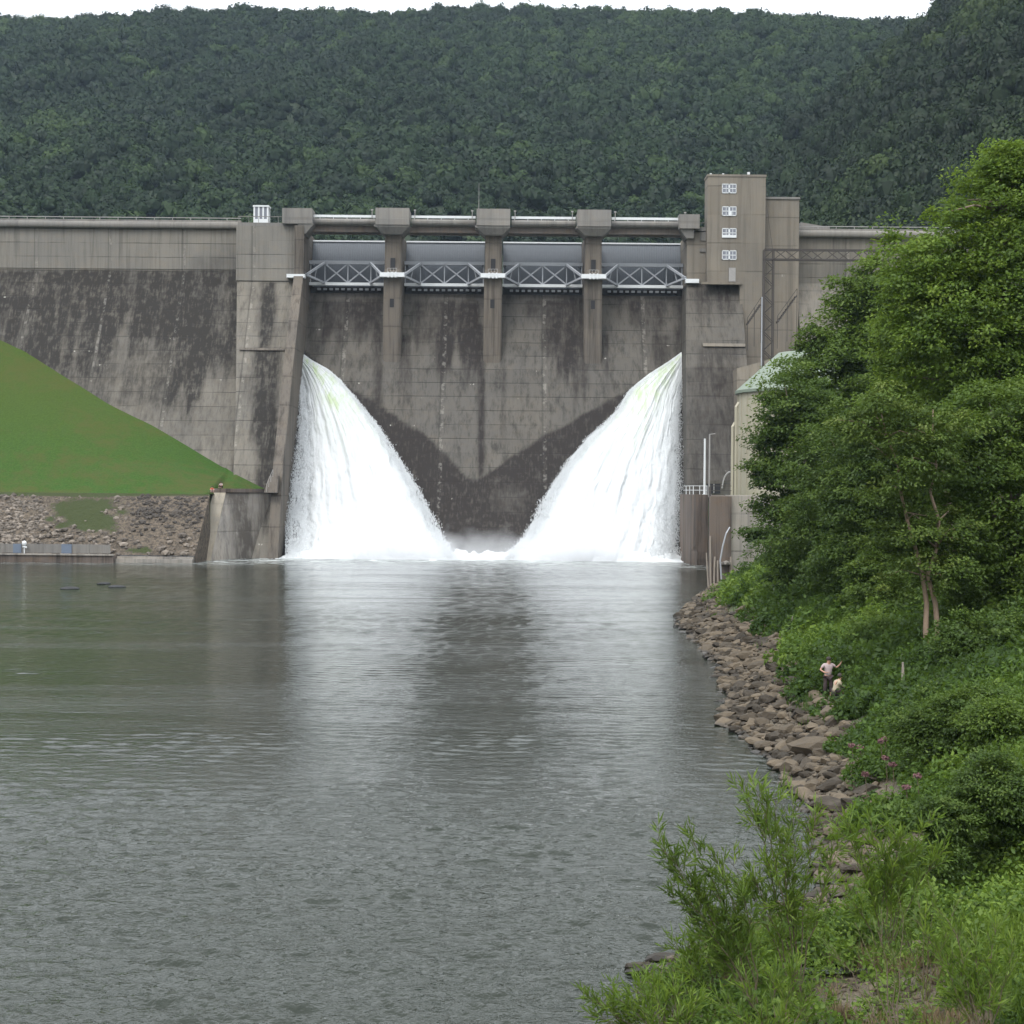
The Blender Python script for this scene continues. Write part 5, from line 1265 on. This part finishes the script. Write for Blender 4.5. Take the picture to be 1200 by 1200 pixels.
# puddle on the gravel flat
pv = []; pc = P(995, 1141, 35.6)
a = np.linspace(0, 2 * pi, 30, endpoint=False)
zz_ = .36
PV = np.stack([6.0 + 1.4 * np.cos(a) * (1 + .15 * np.sin(3 * a)), 35.2 + .30 * np.sin(a) * (1 + .2 * np.cos(2 * a)), np.full(30, zz_)], -1)
props(link('puddle', np.vstack([PV, [(6.2, 36.0, zz_)]]), [np.array([[i, (i + 1) % 30, 30] for i in range(30)])], M['water']), kind='structure')

# ---- willows and shoots in front
def willow(label, tips, base, seed, leaf='a', L=.2, dens=1.0, group='willow shrubs on the near shore', twig=.62, name='willow_shrub', wid=.125, rs=.017):
    r = np.random.default_rng(seed); root = thing(name, label, 'shrub', base, group)
    m = MB(); C_, D_, S_ = [], [], []
    base = np.array(base, float)
    for tp in tips:
        tp = np.array(tp, float); mid = base * .5 + tp * .5 + np.array([(base[0] - tp[0]) * .22, r.normal(0, .15), .15 * np.linalg.norm(tp - base) * .3])
        u = np.linspace(0, 1, 9)[:, None]; pts = base * (1 - u) ** 2 + 2 * mid * u * (1 - u) + tp * u ** 2; pts[1:] += r.normal(0, .025, (8, 3))
        m.tube(pts, rs * (1 - .8 * u[:, 0]), 5)
        ln = np.linalg.norm(tp - base); nt_ = int(ln * 6.5 * dens)
        for _ in range(nt_):
            f = r.uniform(.28, 1) ** .8; j = f * 8; i = min(int(j), 7); a = pts[i] * (1 - (j - i)) + pts[i + 1] * (j - i)
            dr = (pts[i + 1] - pts[i]) / np.linalg.norm(pts[i + 1] - pts[i]) * .9 + r.normal(0, .55, 3) + (0, 0, .35); dr /= np.linalg.norm(dr)
            tl = twig * r.uniform(.45, 1.2) * (1.15 - .5 * f); b = a + dr * tl; m.bar(a, b, rs * .28, rs * .12, 3)
            nl = max(5, int(tl * 26)); ff = r.uniform(.1, 1, nl); c = a + dr * (ff * tl)[:, None]
            ld = dr * .9 + r.normal(0, .55, (nl, 3)) + (0, 0, .12); ld /= np.linalg.norm(ld, axis=1)[:, None]
            C_.append(c + ld * L * .5); D_.append(ld); S_.append(np.full(nl, r.uniform(.1, .8)))
    C_, D_, S_ = np.vstack(C_), np.vstack(D_), np.concatenate(S_); n = len(C_)
    nn = np.cross(D_, runit(r, n)); V, Q = leafquads(C_, D_, nn, r.uniform(.7, 1.35, n) * L, r.uniform(.8, 1.2, n) * L * wid)
    m.build('stems', M['stem'], root); link('foliage', V, [Q], F_t[leaf], root, {'tint': np.repeat(np.clip(S_ + r.normal(0, .12, n), 0, 1), 4)})
def gbase(px, Y): X = (px - 600) / F * Y; return (X, Y, float(tz(np.array([X]), np.array([Y]))[0]) - .05)
YW = 33.0
willow('tall sparse willow reaching furthest up over the water', [P(868, 915, YW), P(885, 925, YW - .5), P(905, 930, YW), P(930, 945, YW + .4), P(955, 960, YW), P(850, 1000, YW), P(920, 990, YW), P(985, 985, YW), P(880, 1030, YW - .3)], gbase(940, YW), 301, 'a', .27, 1.0)
willow('bushy willow leaning out left over the open water', [P(765, 985, YW - 1), P(785, 1000, YW - 1), P(812, 985, YW - 1), P(838, 1000, YW - 1), P(775, 1040, YW - 1), P(800, 1050, YW - 1.3), P(845, 1045, YW - .5), P(870, 1040, YW - 1), P(820, 1075, YW - 1)], gbase(895, YW - 1), 302, 'b', .27, 1.15)
willow('low bright willow at the bottom edge nearest the water', [P(695, 1175, 31), P(715, 1160, 31), P(740, 1150, 31), P(765, 1150, 31.5), P(790, 1165, 31), P(705, 1195, 31), P(820, 1170, 31)], (3.0, 30.0, float(tz(np.array([3.0]), np.array([30.0]))[0])), 303, 'a', .24, 2.0)
willow('bright yellow-green willow clump on the spit behind the low one', [P(790, 1110, 34), P(815, 1095, 34), P(840, 1085, 34), P(865, 1100, 34), P(800, 1140, 33.5), P(850, 1130, 33.5), P(890, 1110, 34)], gbase(845, 34), 304, 'a', .24, 2.0)
willow('bright willow with whorled leaf tips beside the boulders', [P(995, 965, 36), P(1020, 960, 36), P(1050, 965, 36), P(1085, 965, 36), P(1000, 1000, 36), P(1035, 1000, 36), P(1070, 1000, 36), P(1110, 990, 36), P(975, 1030, 36)], gbase(1045, 36), 305, 'a', .27, 1.2)
willow('thin willow shoots in front of the gravel flat', [P(1000, 1080, 30), P(1030, 1065, 30), P(1060, 1075, 30), P(975, 1110, 30), P(1045, 1110, 30)], (6.6, 29.0, float(tz(np.array([6.6]), np.array([29.0]))[0])), 306, 'y', .17, .55)
willow('green willow shoots in the bottom corner of the bank', [P(1080, 1090, 29), P(1110, 1075, 29), P(1140, 1100, 29), P(1165, 1085, 29), P(1190, 1110, 29), P(1120, 1130, 29)], (7.9, 28.0, float(tz(np.array([7.9]), np.array([28.0]))[0])), 307, 'a', .22, 1.5)
willow('short willow tuft at the bottom of the gravel flat', [P(905, 1150, 29.5), P(930, 1140, 29.5), P(870, 1155, 29.5), P(950, 1165, 29.5), P(845, 1175, 29.5)], (4.6, 28.6, float(tz(np.array([4.6]), np.array([28.6]))[0])), 308, 'a', .22, 1.6)
willow('leafy willow tuft with brown stems by the half buried boulder', [P(1075, 1060, 33), P(1095, 1050, 33), P(1120, 1070, 33), P(1060, 1090, 33)], gbase(1090, 33), 309, 'b', .17, 1.0)

# pink flower heads
for j, (a_, b_, y_) in enumerate(((1014, 903, 50), (1038, 884, 52), (1046, 892, 51.5), (1032, 865, 55), (1037, 862, 55.5), (1008, 872, 56), (1062, 918, 47), (998, 870, 57), (1075, 905, 47.5))):
    tp = P(a_, b_, y_); zb = float(tz(np.array([tp[0]]), np.array([y_]))[0]); hp = max(tp[2] - .1, zb + .75)
    fl = thing('flowering_weed', ('pink flower head lowest and nearest the rocks', 'pink flower head in the middle of the pink patch', 'pink flower head just behind the middle one', 'pink flower head at the top of the pink patch', 'topmost small pink flower head touching another', 'pink flower head on the rocks side near the top of the patch', 'pink flower head low beside the dark rounded bush', 'pink flower head farthest towards the boulders', 'pink flower head nearest the large dark bush')[j], 'flower', (tp[0], y_, zb), 'pink flowering weeds on the bank')
    m = MB(); m.tube([(tp[0], y_, zb), (tp[0] + .05, y_, (zb + hp) / 2), (tp[0], y_, hp)], [.02, .016, .01], 5); m.build('stem', M['stem'], fl)
    rr_ = np.random.default_rng(400 + j); n = 110; c = runit(rr_, n) * (rr_.uniform(0, 1, (n, 1)) ** .4) * (.13, .13, .08) + (tp[0], y_, hp)
    V, Q = leafquads(c, runit(rr_, n), runit(rr_, n), .06, .045); link('flower_head', V, [Q], M['pink'], fl)
# dead stakes
for (a0_, b0_, a1_, b1_, y_, lb, rr_) in ((923, 757, 929, 722, 100, 'pale bare dead stake leaning in the green weeds near the bushes', .06), (1057, 815, 1058, 776, 66, 'dark brown broken stump stake above the two people', .08)):
    m = MB(); p0, p1 = P(a0_, b0_, y_), P(a1_, b1_, y_); p0[2] = float(tz(np.array([p0[0]]), np.array([y_]))[0]) - .1
    m.tube([p0, (p0 + p1) / 2 + (.03, 0, 0), p1], [rr_, rr_ * .85, rr_ * .5], 6); props(m.build('dead_stake', M['timber']), lb, 'stake')

# ================================================================== PEOPLE
def skin_fig(name, joints, edges, mat, parent, loc, sub=2):
    me = bpy.data.meshes.new(name); me.from_pydata([j[:3] for j in joints], edges, [])
    me.materials.append(mat); o = bpy.data.objects.new(name, me); COL.objects.link(o)
    sm = o.modifiers.new('skin', 'SKIN'); sm.use_smooth_shade = True
    for v, j in zip(me.skin_vertices[0].data, joints):
        rd = j[3]; v.radius = (rd, rd) if not isinstance(rd, tuple) else rd
    me.skin_vertices[0].data[0].use_root = True
    ss = o.modifiers.new('subd', 'SUBSURF'); ss.levels = sub; ss.render_levels = sub
    if parent: o.parent = parent
    ORG[o] = loc; return o
def person(label, loc, rz, pose, shirt, pants, hair=True, scale=1.0):
    root = thing('person', label, 'person', loc); root.rotation_euler = (0, 0, rz); root.scale = (scale,) * 3
    J = pose
    pel, chest, neck, head = J['pel'], J['chest'], J['neck'], J['head']
    j = [pel + (.13,), chest + (.15,), neck + (.055,), head + (.095,)]
    ed = [(0, 1), (1, 2), (2, 3)]
    up = (head[0], head[1], head[2] + .10); j.append(up + (.085,)); ed.append((3, 4))
    nz_ = (head[0] + J.get('face', (0, -.1, 0))[0], head[1] + J.get('face', (0, -.1, 0))[1], head[2] + .02)
    for s in ('L', 'R'):
        a = J['arm' + s]; k = len(j); j += [a[0] + (.055,), a[1] + (.042,), a[2] + (.032,), a[3] + (.026,)]; ed += [(1, k), (k, k + 1), (k + 1, k + 2), (k + 2, k + 3)]
        hp = np.array(a[3]); hd = hp - np.array(a[2]); hd = hd / (np.linalg.norm(hd) + 1e-6); sdv = np.cross(hd, (0, 0, 1)); sdv = sdv / (np.linalg.norm(sdv) + 1e-6)
        for q_ in range(4):
            k2 = len(j); b = hp + sdv * (q_ - 1.5) * .02; j += [tuple(b + hd * .05) + (.009,), tuple(b + hd * (.085 + .008 * (1.5 - abs(q_ - 1.5))) - np.array((0, 0, .01))) + (.007,)]; ed += [(k + 3, k2), (k2, k2 + 1)]
        k2 = len(j); j += [tuple(hp + sdv * -.045 + hd * .015) + (.010,)]; ed += [(k + 3, k2)]
        l = J['leg' + s]; k = len(j); j += [l[0] + (.085,), l[1] + (.06,), l[2] + (.042,), l[3] + (.035,)]; ed += [(0, k), (k, k + 1), (k + 1, k + 2), (k + 2, k + 3)]
    skin_fig('body', j, ed, M['skin'], root, ORG[root], 1)
    # face details sit on the head
    f = J.get('face', (0, -.1, 0)); fx_, fy_ = f[0], f[1]; sx_, sy_ = -fy_, fx_; nn = math.hypot(fx_, fy_); sx_ /= nn; sy_ /= nn
    V0, T0 = ICO2
    if hair:
        hm = MB(); hc = np.array(head) + np.array((-fx_ * .25, -fy_ * .25, .075)); hm.add(V0 * (.112, .12, .11) + hc, t=T0); h = link('hair', hm.v[0] + ORG[root], [hm.t[0]], M['hair'], root, None, True)
    else:
        hm = MB(); hc = np.array(head) + np.array((0, 0, .12)); hm.add(V0 * (.125, .135, .07) + hc, t=T0); hm.add(V0 * (.20, .21, .015) + hc + (0, 0, -.02), t=T0); hm.build  # brimmed hat
        Vv = np.vstack(hm.v) + ORG[root]; link('hat', Vv, [np.vstack(hm.t)], M['shirt_t'], root, None, True)
    em = MB()
    for s in (-1, 1): em.add(V0 * .014 + (head[0] + fx_ * .92 + sx_ * s * .034, head[1] + fy_ * .92 + sy_ * s * .034, head[2] + .03), t=T0)
    link('eyes', np.vstack(em.v) + ORG[root], [np.vstack(em.t)], M['hair'], root)
    # clothes
    sj = [(pel[0], pel[1], pel[2] - .03, .15), (chest[0], chest[1], chest[2] - .05, .175), (chest[0], chest[1], chest[2] + .07, .155), (neck[0], neck[1], neck[2] - .02, .075)]; se = [(0, 1), (1, 2), (2, 3)]
    for s in ('L', 'R'):
        a = J['arm' + s]; k = len(sj); m_ = tuple((np.array(a[0]) * .35 + np.array(a[1]) * .65)); sj += [a[0] + (.075,), m_ + (.065,)]; se += [(2, k), (k, k + 1)]
    skin_fig('shirt', sj, se, M[shirt], root, ORG[root], 1)
    pj = [(pel[0], pel[1], pel[2] + .03, .15)]; pe = []
    for s in ('L', 'R'):
        l = J['leg' + s]; k = len(pj); pj += [l[0] + (.105,), l[1] + (.085,), tuple(np.array(l[1]) * .35 + np.array(l[2]) * .65) + (.07,)]; pe += [(0, k), (k, k + 1), (k + 1, k + 2)]
    skin_fig('trousers', pj, pe, M[pants], root, ORG[root], 1)
    sh_ = MB()
    for s in ('L', 'R'): q_ = np.array(J['leg' + s][3]); sh_.add(V0 * (.055, .13, .05) + q_ + (0, -.03, .02), t=T0)
    link('shoes', np.vstack(sh_.v) + ORG[root], [np.vstack(sh_.t)], M['hair'], root)
    return root
STAND = dict(pel=(0, 0, .93), chest=(0, -.03, 1.28), neck=(0, -.06, 1.48), head=(0, -.10, 1.58), face=(0, -.1, 0),
             armL=[(-.2, -.03, 1.40), (-.36, -.02, 1.20), (-.24, -.25, 1.10), (-.17, -.32, 1.12)], armR=[(.2, -.03, 1.40), (.40, 0, 1.28), (.50, -.12, 1.42), (.53, -.15, 1.50)],
             legL=[(-.1, 0, .86), (-.13, -.03, .48), (-.14, .02, .10), (-.14, -.08, .04)], legR=[(.1, 0, .86), (.14, -.04, .48), (.15, .02, .10), (.15, -.08, .04)])
SIT = dict(pel=(0, 0, .22), chest=(0, -.14, .55), neck=(0, -.22, .73), head=(0, -.28, .83), face=(0, -.1, -.02),
           armL=[(-.2, -.15, .64), (-.30, -.30, .45), (-.16, -.50, .42), (-.12, -.56, .42)], armR=[(.2, -.15, .64), (.30, -.30, .45), (.16, -.52, .40), (.12, -.58, .40)],
           legL=[(-.11, -.06, .22), (-.17, -.42, .48), (-.16, -.50, .10), (-.16, -.60, .04)], legR=[(.11, -.06, .22), (.17, -.42, .48), (.16, -.50, .10), (.16, -.60, .04)])
def gz(x, y): return float(tz(np.array([x]), np.array([y]))[0])
pS = P(970, 800, 72.0); zS = gz(pS[0], 72.0)
PER = [('person standing in the weeds in a white and pink top and dark trousers', (pS[0], 72.0, zS + .0), 0.25, STAND, 'shirt_w', 'trouser', True)]
pT = P(978, 805, 70.6); zT = gz(pT[0], 70.6)
PER.append(('person crouching in a tan shirt in front of the standing one', (pT[0], 70.6, zT + .12), 1.9, SIT, 'shirt_t', 'trouser', True))
e1 = P(259, 575, 248.6); PER.append(('person seated in a white top on the end of the river wall', (e1[0], 249.0, 10.15), -.3, SIT, 'shirt_w', 'trouser', True))
e2 = P(249, 578, 246); PER.append(('person seated in a red top on the grass edge beside the wall end', (e2[0], 245.5, 9.5), .3, SIT, 'red', 'shirt_w', True))
for a in PER: person(*a)

# ================================================================== HAZE
hb = MB(); hb.box(-895, 895, -55, 1295, -4.0, 430)
props(hb.build('haze', volume_mat('haze_air', 0.00006, (0.62, 0.79, 1.0, 1))), kind='stuff', label='thin bluish haze in the valley air', cat='haze')
